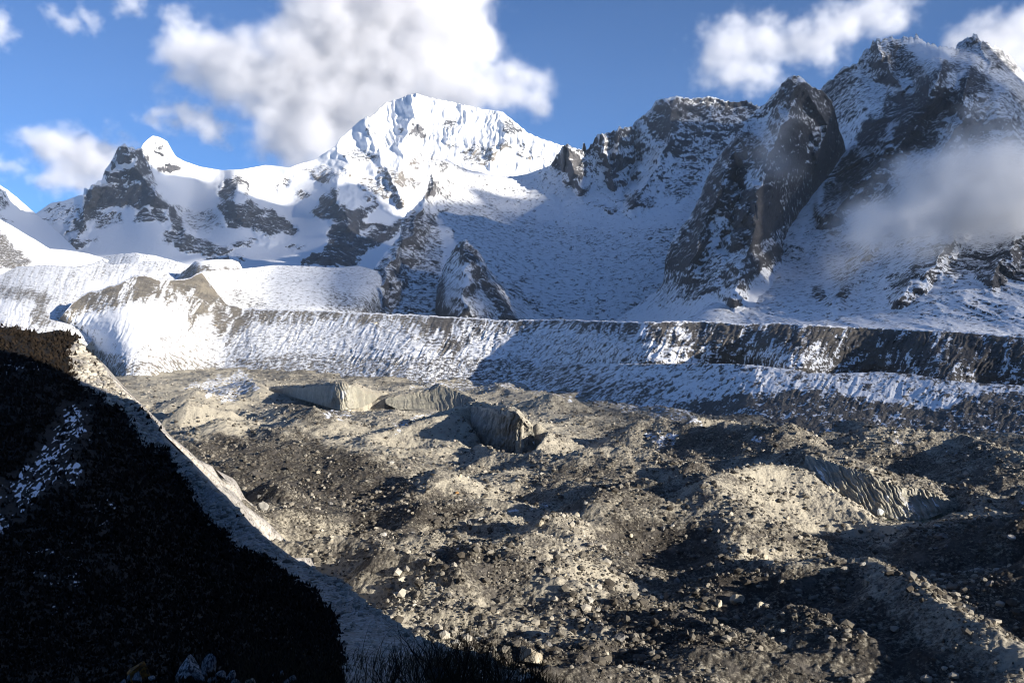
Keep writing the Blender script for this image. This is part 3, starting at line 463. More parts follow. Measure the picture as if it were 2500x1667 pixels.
def icelines():
    out = []
    for d in ICEW:
        D = tps(d['dp']); top = [at(x, y, float(D(x, y))) for x, y in d['top']]; bot = [at(x, y, float(D(x, y))) for x, y in d['bot']]
        out.append((np.array(top), np.array(bot)))
    return out
ICEL = icelines()
def mound(pts, k=.5, dz=0):
    tents.append(([atz(px, py, z) for px, py, z in pts], k))
def pit(px, py, z, rad, k=.6): pits.append((atz(px, py, z), rad, k))
for m in [([(2105, 1366, 20), (2211, 1405, 22), (2338, 1480, 21), (2520, 1600, 19)], .55), ([(1790, 1372, 17), (1913, 1362, 19), (2105, 1366, 20)], .6), ([(1595, 1310, 15), (1700, 1318, 17), (1796, 1323, 16)], .5),
          ([(1786, 1142, 26), (1850, 1112, 29), (1903, 1108, 28)], .52), ([(1903, 1112, 28), (2000, 1180, 18), (2130, 1250, 7), (2230, 1300, 3)], .6), ([(1960, 1098, 19), (2060, 1125, 16), (2160, 1160, 13), (2250, 1185, 9.5), (2340, 1215, 7)], .7), ([(2150, 1040, 26), (2350, 1060, 24), (2500, 1110, 22)], .4),
          ([(1760, 1030, 22), (1890, 1040, 24), (1930, 1035, 26)], .5), ([(1300, 960, 20), (1350, 958, 22), (1400, 975, 16)], .6), ([(1560, 1030, 18), (1610, 1015, 22), (1700, 1050, 16)], .5),
          ([(1278, 1012, 26), (1300, 1035, 22), (1380, 1066, 12)], .7), ([(770, 1002, 20)], .38), ([(542, 1020, 17)], .42), ([(480, 952, 20), (510, 960, 16)], .42), ([(700, 985, 17), (770, 995, 18)], .4),
          ([(600, 1110, 14), (760, 1080, 17), (900, 1105, 14)], .3), ([(1060, 1140, 14), (1100, 1150, 12)], .5), ([(960, 1215, 14), (1100, 1210, 15), (1160, 1240, 11)], .42), ([(1240, 1090, 14), (1330, 1100, 13)], .45), ([(1420, 1095, 16), (1560, 1090, 18), (1650, 1120, 14)], .4), ([(1380, 1185, 14), (1480, 1160, 17), (1600, 1180, 14)], .4),
          ([(1190, 1320, 12), (1290, 1300, 15), (1380, 1320, 12)], .42), ([(1420, 1270, 13), (1560, 1240, 15), (1650, 1250, 12)], .42), ([(940, 1380, 10), (1050, 1350, 13), (1120, 1400, 10)], .45), ([(1290, 1430, 11), (1400, 1420, 13), (1500, 1450, 10)], .4), ([(1640, 1490, 12), (1760, 1540, 12)], .5), ([(1000, 1300, 11), (1110, 1290, 12)], .45),
          ([(1960, 1480, 16), (2100, 1560, 14)], .5), ([(2400, 1290, 14), (2520, 1270, 18)], .4), ([(2380, 1420, 12), (2500, 1480, 14)], .4), ([(1680, 1230, 17), (1760, 1240, 15)], .55), ([(850, 1280, 10), (930, 1310, 9)], .5),
          ([(950, 1040, 16), (1100, 1010, 18), (1150, 1030, 14)], .38), ([(650, 1040, 12), (700, 1050, 12)], .4), ([(420, 985, 14)], .4), ([(600, 925, 16), (650, 950, 12)], .4), ([(1010, 1170, 9)], .4), ([(1700, 1150, 16), (1640, 1180, 14)], .5), ([(2480, 1380, 20), (2540, 1360, 26)], .4), ([(1500, 1560, 9), (1380, 1600, 9)], .4),
          ([(1370, 1540, 10)], .5), ([(1200, 1480, 7), (1260, 1500, 7)], .45), ([(1830, 1460, 10), (1700, 1440, 10)], .45), ([(500, 1080, 10), (430, 1060, 9)], .4)]: mound(*m)
_r = random.Random(5)
for _ in range(150):
    px = _r.uniform(300, 2560); py = 930+(1660-930)*_r.random()**.9; z = _r.uniform(9, 25)
    if abs(px-2100) < 260 and abs(py-1220) < 120 or py < 1120 and 560 < px < 1400: continue
    Y = (CAMH-z)*F/(py-HY); z *= np.interp(Y, [190, 260, 400, 900], [.5, .8, 1, 1.25]); L = _r.uniform(8, 42); an = _r.uniform(-1.1, .35)
    tents.append(([((px-CX)/F*Y, Y, z), ((px-CX)/F*Y+L*math.cos(an), Y+L*math.sin(an), z*_r.uniform(.5, .95))], _r.uniform(.6, .95)))
for p in [(828, 1000, -3, 36, .3), (740, 982, 0, 40, .3), (1050, 1006, -3, 40, .3), (1120, 1010, -3, 30, .35), (900, 1000, -2, 30, .3), (2240, 1262, -4, 16, 1.1), (2140, 1240, 2, 8, .9), (775, 1352, -5, 13, .8), (860, 1320, -2, 10, .6), (1215, 1105, -3, 16, 1.3), (1250, 1235, -3, 12, .7), (1380, 1260, -2, 12, .7), (1190, 1160, 0, 9, .7), (1460, 1120, 1, 12, .7), (1700, 1440, -2, 9, .6), (1100, 1330, -1, 7, .6), (1620, 1380, -2, 12, .6), (890, 1230, -1, 12, .5), (2050, 1320, -2, 14, .6), (1000, 1100, 0, 10, .5)]: pit(*p)
def Hg(x, y, fine=True):
    x = np.asarray(x, np.float64); y = np.asarray(y, np.float64)
    wx = x+8*fbm(x/40, y/40, 3, 301); wy = y+8*fbm(x/40+9, y/40, 3, 302)
    h = 4+8*(ridged(wx/110, wy/130, 2, 201, .45)-.62)*1.3+3*fbm(wx/50, wy/50, 2, 202)
    for pts, k in tents:
        P = np.array(pts); rz = P[:, 2].max()/k*1.2+10
        m = (x > P[:, 0].min()-rz) & (x < P[:, 0].max()+rz) & (y > P[:, 1].min()-rz) & (y < P[:, 1].max()+rz)
        if not m.any(): continue
        X = wx[m]*.45+x[m]*.55; Yy = wy[m]*.45+y[m]*.55; best = np.full(X.shape, -1e9)
        if len(P) == 1: P = np.concatenate([P, P+[[.5, 0, 0]]])
        for a, b in zip(P[:-1], P[1:]):
            e = b-a; L = e[0]**2+e[1]**2+1e-9; t = np.clip(((X-a[0])*e[0]+(Yy-a[1])*e[1])/L, 0, 1)
            d = np.hypot(X-a[0]-t*e[0], Yy-a[1]-t*e[1]); best = np.maximum(best, a[2]+t*e[2]-k*(np.sqrt(d*d+1.2)-1.1))
        hm = h[m]; dlt = best-hm; h[m] = hm+np.where(dlt > 3, dlt, np.where(dlt < -3, 0, (dlt+3)**2/12))
    for c, rad, k in pits:
        d = np.hypot(x-c[0], y-c[1]); v = c[2]+k*np.maximum(d-rad, 0)
        h = np.where(d < rad+40/k, np.minimum(h, np.where(h-v > 4, v, h-np.clip((h-v+4), 0, 8)**2/16)), h)
    for tp, bt in ICEL:
        a = np.arctan2(x, y); at_ = np.arctan2(tp[:, 0], tp[:, 1]); ab = np.arctan2(bt[:, 0], bt[:, 1])
        yt = np.interp(a, at_, tp[:, 1]); zt = np.interp(a, at_, tp[:, 2]); yb = np.interp(a, ab, bt[:, 1]); zb = np.interp(a, ab, bt[:, 2])
        e = np.clip(np.minimum(a-at_[0], at_[-1]-a)*400, -30, 2)
        back = (y > yt+2.5) & (e > -30); v = zt-.5+.07*np.clip(y-yt-3, 0, 24)-.4*np.maximum(y-yt-27, 0)+np.minimum(e, 0)*.6; h = np.where(back, np.maximum(h, v), h)
        fr = (y <= yt+2.5) & (y > yb-75) & (e > -6); v = zb+.1+.16*np.maximum(yb-6-y, 0)-np.minimum(e, 0)*2; h = np.where(fr, np.minimum(h, v), h)
    if fine:
        h = h+1.9*(ridged(x/20, y/20, 3, 203, .55)-.6)+.9*fbm(x/6, y/6, 3, 204)+.4*fbm(x/1.8, y/1.8, 2, 205)
    return h
n = NT('snowy_valley_ground'); n.base(n.mix(n.step(n.noise(300, 5, .6), .45, .6), (.74, .76, .8), (.2, .18, .16)), .9)
_g = np.linspace(-1, 1, 81); _gx, _gy = np.meshgrid(np.sign(_g)*np.abs(_g)**2*40000, np.sign(_g)*np.abs(_g)**2*40000)
struct(grid_mesh('valley_ground', np.stack([_gx, _gy, -32+8*fbm(_gx/900, _gy/900, 3, 7)], -1), 81, 81, n.m))
xs = np.r_[np.arange(-80, 2581, 2.4), np.arange(2584, 4000, 9)]; ys = np.concatenate([np.arange(2300, 2050, -8), np.arange(2050, 1680, -2.2), np.arange(1680, 1300, -1.3), np.arange(1300, 1100, -.9), np.arange(1100, 880, -.55)])
YY = CAMH*F/(ys-HY); GX, GY = np.meshgrid((xs-CX)/F, YY); GX = GX*GY
GZ = Hg(GX, GY)
gpx = GX/GY*F+CX; gpy = HY+(CAMH-GZ)/GY*F
DEBRIS_SHADE = [  # debris tone, with lower-right shade and the lit front crest painted in
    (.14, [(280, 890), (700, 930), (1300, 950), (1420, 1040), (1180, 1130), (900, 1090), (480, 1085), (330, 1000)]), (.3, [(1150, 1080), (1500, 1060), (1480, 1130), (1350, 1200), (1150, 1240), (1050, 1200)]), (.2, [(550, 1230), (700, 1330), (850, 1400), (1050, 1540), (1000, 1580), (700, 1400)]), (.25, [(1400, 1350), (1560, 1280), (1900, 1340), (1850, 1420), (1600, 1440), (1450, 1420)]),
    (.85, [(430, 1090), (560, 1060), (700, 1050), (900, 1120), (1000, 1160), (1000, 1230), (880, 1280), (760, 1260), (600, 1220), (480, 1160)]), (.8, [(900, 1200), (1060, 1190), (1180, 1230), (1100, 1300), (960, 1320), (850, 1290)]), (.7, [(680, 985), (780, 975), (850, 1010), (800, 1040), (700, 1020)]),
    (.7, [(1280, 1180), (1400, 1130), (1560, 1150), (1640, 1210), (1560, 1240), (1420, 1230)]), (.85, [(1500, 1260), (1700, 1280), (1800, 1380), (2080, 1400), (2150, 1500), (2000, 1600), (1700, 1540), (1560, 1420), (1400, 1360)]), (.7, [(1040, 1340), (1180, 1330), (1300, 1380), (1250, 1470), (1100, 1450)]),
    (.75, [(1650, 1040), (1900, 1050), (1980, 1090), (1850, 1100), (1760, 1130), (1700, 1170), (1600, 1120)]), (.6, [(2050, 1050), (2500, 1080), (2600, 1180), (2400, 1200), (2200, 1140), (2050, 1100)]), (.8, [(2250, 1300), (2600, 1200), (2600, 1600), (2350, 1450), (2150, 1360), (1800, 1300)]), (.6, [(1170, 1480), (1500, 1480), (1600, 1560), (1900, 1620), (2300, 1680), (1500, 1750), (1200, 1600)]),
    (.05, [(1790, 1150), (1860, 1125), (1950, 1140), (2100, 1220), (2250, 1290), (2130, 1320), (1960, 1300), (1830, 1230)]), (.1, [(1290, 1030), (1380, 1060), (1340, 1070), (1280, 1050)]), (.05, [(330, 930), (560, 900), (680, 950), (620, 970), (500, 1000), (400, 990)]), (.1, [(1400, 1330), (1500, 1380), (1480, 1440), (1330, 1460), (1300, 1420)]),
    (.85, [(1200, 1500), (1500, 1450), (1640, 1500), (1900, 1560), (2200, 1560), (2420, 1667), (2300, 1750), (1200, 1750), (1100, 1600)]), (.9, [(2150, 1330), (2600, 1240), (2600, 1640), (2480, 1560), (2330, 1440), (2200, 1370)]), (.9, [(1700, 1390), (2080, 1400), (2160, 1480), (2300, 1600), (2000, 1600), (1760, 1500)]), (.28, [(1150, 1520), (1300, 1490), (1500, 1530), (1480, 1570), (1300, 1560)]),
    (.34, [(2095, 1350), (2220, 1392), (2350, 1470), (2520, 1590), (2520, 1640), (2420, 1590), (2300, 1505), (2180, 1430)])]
DEBRIS_SHADE = [(v*.86, p) for v, p in DEBRIS_SHADE]
dark = polymask(gpx, gpy, DEBRIS_SHADE, base=.40, soft=22, warp=16, wl=50)
gsnow = polymask(gpx, gpy, [(.5, [(430, 940), (600, 900), (640, 940), (560, 985), (500, 960)]), (.42, [(780, 1000), (850, 960), (900, 1000), (820, 1040)]), (.45, [(960, 1030), (1080, 990), (1060, 1010), (960, 1070)]), (.5, [(1570, 1060), (1650, 1050), (1660, 1090), (1600, 1110)]), (.5, [(1650, 1030), (1700, 1010), (1720, 1050)]),
    (.45, [(1810, 1060), (1880, 1060), (1850, 1080)]), (.5, [(2170, 1040), (2200, 1050), (2210, 1100), (2180, 1090)]), (.4, [(2270, 1090), (2380, 1100), (2360, 1120)]), (.5, [(2430, 1210), (2520, 1215), (2500, 1240)]), (.42, [(1240, 1240), (1340, 1220), (1360, 1240), (1250, 1270)]), (.35, [(1060, 1330), (1190, 1300), (1100, 1360)]),
    (.42, [(1000, 920), (1240, 920), (1700, 1000), (1700, 1040), (1300, 960), (1000, 950)]), (.45, [(1985, 1320), (2005, 1320), (2000, 1350), (1985, 1350)]), (.4, [(2420, 1460), (2460, 1470), (2440, 1500)])], base=.0, soft=10, warp=12)
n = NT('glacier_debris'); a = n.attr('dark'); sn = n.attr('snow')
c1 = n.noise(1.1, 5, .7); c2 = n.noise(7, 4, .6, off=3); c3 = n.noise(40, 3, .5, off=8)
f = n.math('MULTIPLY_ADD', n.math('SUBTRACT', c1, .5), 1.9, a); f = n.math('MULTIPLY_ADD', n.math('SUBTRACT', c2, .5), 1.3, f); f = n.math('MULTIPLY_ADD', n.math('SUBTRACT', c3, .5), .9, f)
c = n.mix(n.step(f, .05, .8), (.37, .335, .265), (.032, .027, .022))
c = n.mix(n.math('MULTIPLY', n.step(c2, .45, .7), .35), c, (.22, .20, .175))
vv = n.voro(1.5); pale = n.math('MULTIPLY', n.step(vv.outputs['Distance'], .42, .3), n.step(n.noise(3.5, 2, .5, off=2), .5, .62))
c = n.mix(n.math('MULTIPLY', pale, .15), c, (.46, .43, .38))
f2 = n.math('MULTIPLY_ADD', n.math('SUBTRACT', n.noise(5, 6, .7, off=11), .5), 1.6, sn)
c = n.mix(n.math('MULTIPLY', n.step(f2, .42, .6), n.step(sn, .02, .1)), c, (.72, .75, .82))
n.base(c, .9); n.bump(n.math('ADD', c1, n.math('MULTIPLY', vv.outputs['Distance'], -.5)), .7, .9); M_gl = n.m
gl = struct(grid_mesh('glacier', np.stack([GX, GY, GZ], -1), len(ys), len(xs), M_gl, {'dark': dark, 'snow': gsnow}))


# ice cliffs standing out of the rubble: bare glacier ice, fluted and dirty
def ice_mat(name, c1, c2, white):
    n = NT(name); t = n.attr('rock'); a = n.noise(9, 5, .6, stretch=(1, 1, .12)); b = n.noise(3, 4, .6, off=4)
    c = n.mix(n.step(a, .35, .65), c1, c2); c = n.mix(n.math('MULTIPLY', n.step(b, .5, .7), .4), c, (.10, .09, .07))
    c = n.mix(n.step(n.math('ADD', t, n.math('MULTIPLY', n.math('SUBTRACT', a, .5), .8)), .45, .6), c, white)
    c = n.mix(n.step(n.math('MULTIPLY_ADD', n.math('SUBTRACT', b, .5), 1.2, n.attr('tan')), .45, .6), c, (.26, .235, .185))
    c = n.mix(n.math('MULTIPLY', n.step(n.noise(6, 5, .65, off=21), .52, .6), .8), c, (.20, .18, .145))
    n.base(c, n.math('MULTIPLY_ADD', b, .4, .4)); n.b.inputs['Specular IOR Level'].default_value = .45; n.bump(n.math('ADD', a, b), .8, .8); return n.m
IM = {'ice': ice_mat('dirty_ice', (.19, .18, .145), (.28, .262, .205), (.6, .62, .64)), 'ice2': ice_mat('shaded_dirty_ice', (.05, .048, .042), (.10, .095, .08), (.6, .65, .75))}  # second mix puts the shade of the left-facing cliff into its colour
def flut(amp, w, sh=0.):
    return lambda PX, PY, P, tc, bc: amp*(ridged((PX+sh*(PY-tc)+11*fbm(PX/33, PY/24, 3, 68))/w, (PY-tc)/80., 3, 66, .5)-.5)+amp*.8*fbm(PX/40, PY/30, 2, 67)
def icewall(top, bot, dp, mat, label, white=(), amp=2.5, w=9, sh=-.2, wf=None, seed=0):
    x0 = top[0][0]; x1 = top[-1][0]
    rim = lambda PX, PY, tc, bc: 0
    o = sheet('ice_cliff', IM[mat], top, bot, x0, x1, dp, step=1.5, jag=(4, 17), amp=(1.4, 1.4), wl=16, rbase=.05, rocks=white, tans=[(1., [(x, y-9) for x, y in top]+[(x, y+4) for x, y in top[::-1]])], soft=3, warp=3, rockfn=wf, extra=flut(amp, w, sh), seed=seed, back=(6, 3), backtan=1.)
    del o['kind']; tag(o, label, 'ice cliff', None); return o
for d in ICEW: icewall(**d)
# ponds
n = NT('pond_water'); n.base((.10, .12, .085), .12); n.b.inputs['Specular IOR Level'].default_value = .5; n.bump(n.noise(.8, 3, .5), .02, .3); M_pond = n.m
def pond(px, py, z, rx, ry):
    c = atz(px, py, z); V = [(c[0], c[1], z)]
    for k in range(48):
        t = k*math.tau/48; r = 1+.18*math.sin(3*t+px)+.1*math.sin(5*t)
        V.append((c[0]+rx*r*math.cos(t), c[1]+ry*r*math.sin(t), z))
    return struct(tri_mesh('pond', V, [(0, k+1, (k+1) % 48+1) for k in range(48)], M_pond, True))
pond(2235, 1268, -2.6, 24, 12); pond(775, 1353, -3.6, 15, 9); pond(1120, 1510, -3., 10, 5)

# ------------------------------------------------------------------ near bank: dark heath slope and its eroded scree edge
hill_top = [(-80, 790), (0, 797), (30, 800), (58, 806), (94, 814), (115, 812), (135, 806), (150, 806), (160, 812), (175, 817), (186, 824), (192, 836), (193, 842), (205, 855), (234, 884), (275, 937), (300, 960), (327, 984), (350, 1008), (374, 1031), (400, 1070), (415, 1089), (440, 1112), (462, 1136), (485, 1159), (526, 1200), (560, 1230), (585, 1253),
    (592, 1278), (620, 1292), (643, 1311), (702, 1364), (772, 1393), (836, 1422), (900, 1475), (950, 1512), (995, 1545), (1065, 1573), (1089, 1585), (1159, 1594), (1205, 1612), (1229, 1629), (1300, 1650), (1420, 1705), (1500, 1740)]
hill_d = [(-80, 790, 350), (0, 797, 350), (94, 814, 340), (193, 838, 330), (234, 884, 300), (187, 943, 255), (304, 1007, 235), (327, 984, 250), (409, 1101, 182), (485, 1159, 152), (485, 1235, 138), (590, 1276, 112), (579, 1335, 100), (702, 1364, 92), (760, 1440, 72), (900, 1475, 62), (819, 1516, 54), (995, 1545, 47), (1159, 1592, 35),
    (1300, 1648, 27), (1420, 1705, 23), (0, 1667, 21), (400, 1667, 19), (800, 1667, 18.5), (1200, 1700, 20), (0, 1300, 68), (300, 1300, 78), (0, 1000, 170), (200, 1100, 150), (500, 1500, 42), (0, 1500, 34), (300, 1760, 15), (1000, 1780, 16), (-80, 1300, 64), (-80, 1760, 14)]
HD = tps(hill_d)
scree_poly = [(180, 842), (193, 836), (275, 930), (420, 1085), (560, 1220), (600, 1265), (900, 1465), (1070, 1568), (1240, 1625), (1300, 1650), (1180, 1660), (1080, 1640), (1000, 1760), (840, 1760), (832, 1598), (819, 1516), (760, 1440), (702, 1405), (643, 1358), (579, 1335), (550, 1294), (515, 1282), (485, 1235), (444, 1153), (409, 1101), (351, 1086), (304, 1007), (234, 960), (187, 943), (175, 902), (170, 849)]
hx = np.arange(-80, 1500, 2.2); ht = curve(hill_top)(hx)-4*(ridged(hx/12, hx*0, 4, 71)-.6)*np.clip((1500-hx)/800, .5, 1.6)-9*fbm(hx/48, hx*0, 3, 75)*np.clip((hx-190)/60, 0, 1)
nyh = 420; tt = np.linspace(0, 1, nyh)[:, None]**1.0
HX = np.broadcast_to(hx, (nyh, len(hx))); HYp = ht+(1790-ht)*tt
scree = polymask(HX, HYp, [(1., scree_poly)], 0., 5, 9, 30)
hsnow = polymask(HX, HYp, [(.62, [(160, 990), (225, 985), (220, 1050), (165, 1080), (195, 1130), (210, 1170), (120, 1190), (60, 1260), (0, 1320), (-80, 1320), (-80, 1220), (0, 1200), (50, 1150), (90, 1100)]), (.55, [(100, 1480), (180, 1465), (200, 1500), (130, 1515)]), (.42, [(-20, 840), (120, 845), (120, 900), (0, 910)]), (.36, [(60, 1330), (240, 1330), (220, 1440), (80, 1440)]),
                           (.4, [(225, 1040), (255, 1060), (240, 1080), (225, 1070)]), (.3, [(220, 1190), (260, 1200), (330, 1280), (200, 1340)])], .0, 14, 10)
hn = fbm((.8*HX-.6*HYp)/17, (.6*HX+.8*HYp)/6.5, 4, 95, .6)+.5*fbm(HX/55, HYp/55, 2, 96)
hsnow = np.clip(.5+(hsnow-.74+1.1*hn)*3.2, 0, 1)*(hsnow > .08)
hY = HD(HX, HYp); hP = ray(HX, HYp, hY)
hdisp = hY*(.012*fbm(hP[..., 0]/14, hP[..., 1]/14, 3, 72)+.010*(ridged(hP[..., 0]/4, hP[..., 1]/5, 4, 73)-.6))
hdisp += scree*hY*.012*(ridged((HX-HYp*.4)/22, (HYp+HX)/90, 4, 74)-.5)
hP = ray(HX, HYp, hY-hdisp)
rows = []
for k in range(1, 13):
    b = hP[0].copy(); st = k*np.clip(hY[0]*.05, 1.5, 14); b[:, 1] += st*.85; b[:, 0] += st*.42+st*.12*fbm(hx/20, hx*0+k*.5, 3, 76); b[:, 2] -= st*(.9+.25*fbm(hx/26, hx*0+k*.4, 3, 77)); rows.append(b)
hP = np.concatenate([np.array(rows[::-1]), hP]); z12 = np.zeros((12, len(hx)))
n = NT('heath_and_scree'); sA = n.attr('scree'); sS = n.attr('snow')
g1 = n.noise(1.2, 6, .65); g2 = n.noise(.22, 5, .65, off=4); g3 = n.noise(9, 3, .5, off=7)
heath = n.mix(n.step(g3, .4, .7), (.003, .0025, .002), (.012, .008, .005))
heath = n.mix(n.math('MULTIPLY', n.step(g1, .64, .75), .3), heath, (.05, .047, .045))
sc1 = n.mix(n.step(n.math('MULTIPLY_ADD', g1, .6, n.math('MULTIPLY', g2, .4)), .36, .6), (.16, .14, .12), (.42, .395, .36))
sc1 = n.mix(n.step(n.noise(4, 4, .6, stretch=(1, 1, .4), off=1), .52, .7), sc1, (.30, .26, .22))
vv = n.voro(.7); sc1 = n.mix(n.math('MULTIPLY', n.step(vv.outputs['Distance'], .35, .2), .6), sc1, (.52, .50, .47))
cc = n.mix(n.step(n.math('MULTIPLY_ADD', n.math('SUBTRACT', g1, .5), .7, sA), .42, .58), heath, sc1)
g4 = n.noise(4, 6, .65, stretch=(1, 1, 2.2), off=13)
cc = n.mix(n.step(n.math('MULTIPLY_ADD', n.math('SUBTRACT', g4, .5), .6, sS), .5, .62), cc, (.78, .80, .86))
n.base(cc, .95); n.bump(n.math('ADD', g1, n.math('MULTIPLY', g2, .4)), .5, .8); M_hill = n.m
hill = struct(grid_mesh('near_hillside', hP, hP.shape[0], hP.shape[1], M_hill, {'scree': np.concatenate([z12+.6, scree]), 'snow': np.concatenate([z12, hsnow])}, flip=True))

# valley side behind the camera: it keeps the low sun off the near bank
def uv2xy(u, s): return u*math.sin(SUN_A)+s*math.cos(SUN_A), u*math.cos(SUN_A)-s*math.sin(SUN_A)
U = np.r_[np.linspace(-700, 120, 70), np.arange(123, 200, 2.)]; S = np.linspace(55, 620, 60); UU, SS = np.meshgrid(U, S); bx, by = uv2xy(UU, SS)
te = math.tan(SUN_E)
cap = np.interp(UU, [-700, 100, 130, 146, 152, 158, 168, 260], [420, 320, 280, 240, 190, 60, -30, -40])
zz = np.minimum(cap, 60+(SS-55)*1.6)*(1-.0006*SS)+np.where(UU < 140, 6, 0)*fbm(UU/60, SS/60, 4, 81)*np.clip((SS-55)/100, 0, 1)
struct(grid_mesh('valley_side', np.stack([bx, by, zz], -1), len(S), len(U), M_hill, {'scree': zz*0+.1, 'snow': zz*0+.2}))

# ------------------------------------------------------------------ unseen cloud-like sheets, added out of frame to shade the mountains
def shade_sheet_mat(name, thin):
    n = NT(name); n.base((.8, .8, .82), 1.)
    def N_(t): return n.t.nodes.new(t)
    t = N_('ShaderNodeBsdfTranslucent'); t.inputs[0].default_value = (.93, .94, .97, 1); m = N_('ShaderNodeMixShader'); m.inputs[0].default_value = .85
    n.t.links.new(n.b.outputs[0], m.inputs[1]); n.t.links.new(t.outputs[0], m.inputs[2]); tr = N_('ShaderNodeBsdfTransparent'); m2 = N_('ShaderNodeMixShader'); m2.inputs[0].default_value = thin
    n.t.links.new(m.outputs[0], m2.inputs[1]); n.t.links.new(tr.outputs[0], m2.inputs[2]); n.t.links.new(m2.outputs[0], n.out.inputs[0]); return n.m
def blur(a, n=2):
    for _ in range(n):
        p = np.pad(a, 1); a = (p[:-2, 1:-1]+p[2:, 1:-1]+p[1:-1, :-2]+p[1:-1, 2:]+2*p[1:-1, 1:-1])/6
    return a
def shade_sheet(polys, mat, cell=32., Zc=2750., seed=0, skip=()):  # added blocker, shaped by projecting the wanted shade areas towards the sun
    pts, val = [], []; zb = np.full((460, 700), 1e9)
    for PX, PY, P in SURF.values():
        i_ = np.clip((PY/4).astype(int), 0, 459); j_ = np.clip((PX/4+20).astype(int), 0, 699); np.minimum.at(zb, (i_, j_), P[..., 1])
    zb = np.minimum(np.minimum(zb, np.roll(zb, 1, 0)), np.minimum(np.roll(zb, -1, 1), np.roll(zb, 1, 1)))
    for name, (PX, PY, P) in SURF.items():
        if name == 'ice_cliff' or name in skip: continue
        sh = np.zeros(PX.shape, bool)
        for nm, poly in polys:
            if nm == name: sh |= polysd(PX+5*fbm(PX/30, PY/30, 3, 9), PY+5*fbm(PX/30, PY/30, 3, 19), poly) > 0
        W = P+SD*((Zc-P[..., 2:3])/SD[2]); pts.append(W[..., :2].reshape(-1, 2)); vis = P[..., 1] < zb[np.clip((PY/4).astype(int), 0, 459), np.clip((PX/4+20).astype(int), 0, 699)]*1.04+20; val.append((np.where(sh, 1., -1.)*vis).reshape(-1))
    A = np.concatenate(pts); v = np.concatenate(val); B = A[v > 0]; x0, y0 = B.min(0)-cell*4; x1, y1 = B.max(0)+cell*4
    m = (A[:, 0] > x0) & (A[:, 0] < x1) & (A[:, 1] > y0) & (A[:, 1] < y1); A = A[m]; v = v[m]
    nx = int((x1-x0)/cell)+1; ny = int((y1-y0)/cell)+1
    i_ = ((A[:, 0]-x0)/cell).astype(int); j_ = ((A[:, 1]-y0)/cell).astype(int); k = j_*nx+i_
    num = np.bincount(k, v, nx*ny).reshape(ny, nx); den = np.bincount(k, np.abs(v), minlength=nx*ny).reshape(ny, nx)
    g = blur(np.where(den > 0, num/np.maximum(den, 1), 0), 4); gx = x0+(np.arange(nx)+.5)*cell; gy = y0+(np.arange(ny)+.5)*cell; X, Y_ = np.meshgrid(gx, gy)
    ins = g > .015
    th = 12+90*np.clip(blur(ins*1., 8)-.3, 0, 1)*(1+.6*fbm(X/300, Y_/300, 3, seed))
    cellin = ins[:-1, :-1] & ins[1:, :-1] & ins[:-1, 1:] & ins[1:, 1:]
    nv = X.size; V = np.concatenate([np.stack([X, Y_, Zc+th*.7], -1).reshape(-1, 3), np.stack([X, Y_, Zc-th*.3], -1).reshape(-1, 3)])
    idx = np.arange(nv).reshape(ny, nx); q = np.stack([idx[:-1, :-1], idx[:-1, 1:], idx[1:, 1:], idx[1:, :-1]], -1)[cellin]
    ii, jj = np.nonzero(cellin); pad = np.pad(cellin, 1); sides = []
    for di, dj, c1, c2 in ((-1, 0, 0, 1), (1, 0, 2, 3), (0, -1, 3, 0), (0, 1, 1, 2)):
        m = ~pad[ii+1+di, jj+1+dj]; f = q[m]; sides.append(np.stack([f[:, c1], f[:, c1]+nv, f[:, c2]+nv, f[:, c2]], -1))
    Q = np.concatenate([q, q[:, ::-1]+nv]+sides)
    used = np.unique(Q); mp = np.zeros(2*nv, np.int64); mp[used] = np.arange(len(used))
    o = tri_mesh('shade_sheets', V[used], mp[Q], mat, True); o['kind'] = 'stuff'; return o
shade_sheet([
 ('snow_massif', [(50, 400), (200, 300), (300, 320), (346, 340), (350, 372), (362, 405), (400, 428), (480, 436), (560, 466), (640, 490), (700, 507), (722, 507), (770, 480), (812, 457), (870, 444), (900, 455), (930, 478), (968, 530), (1010, 545), (1080, 600), (1080, 720), (50, 720)]),
 ('near_left_ridge', [(-90, 440), (30, 470), (100, 510), (160, 540), (300, 640), (300, 700), (60, 640), (-90, 600)]),
 ('cirque_ridge', [(830, 830), (870, 740), (975, 545), (1008, 508), (1050, 500), (1090, 497), (1150, 503), (1176, 508), (1165, 480), (1128, 456), (1173, 462), (1236, 485), (1325, 494), (1370, 467), (1414, 449), (1440, 400), (1452, 385), (1482, 400), (1500, 370), (1520, 335), (1560, 305), (1620, 262), (1700, 258), (1850, 275), (1980, 280), (1980, 830)]),
 ('moraine_bench', [(785, 630), (790, 668), (772, 690), (790, 720), (778, 762), (780, 800), (1000, 810), (1000, 600)]),
], shade_sheet_mat('shade_layer', .36), seed=401, skip=('dark_peak', 'right_massif', 'moraine_wall', 'lower_moraine', 'rock_pyramid'))
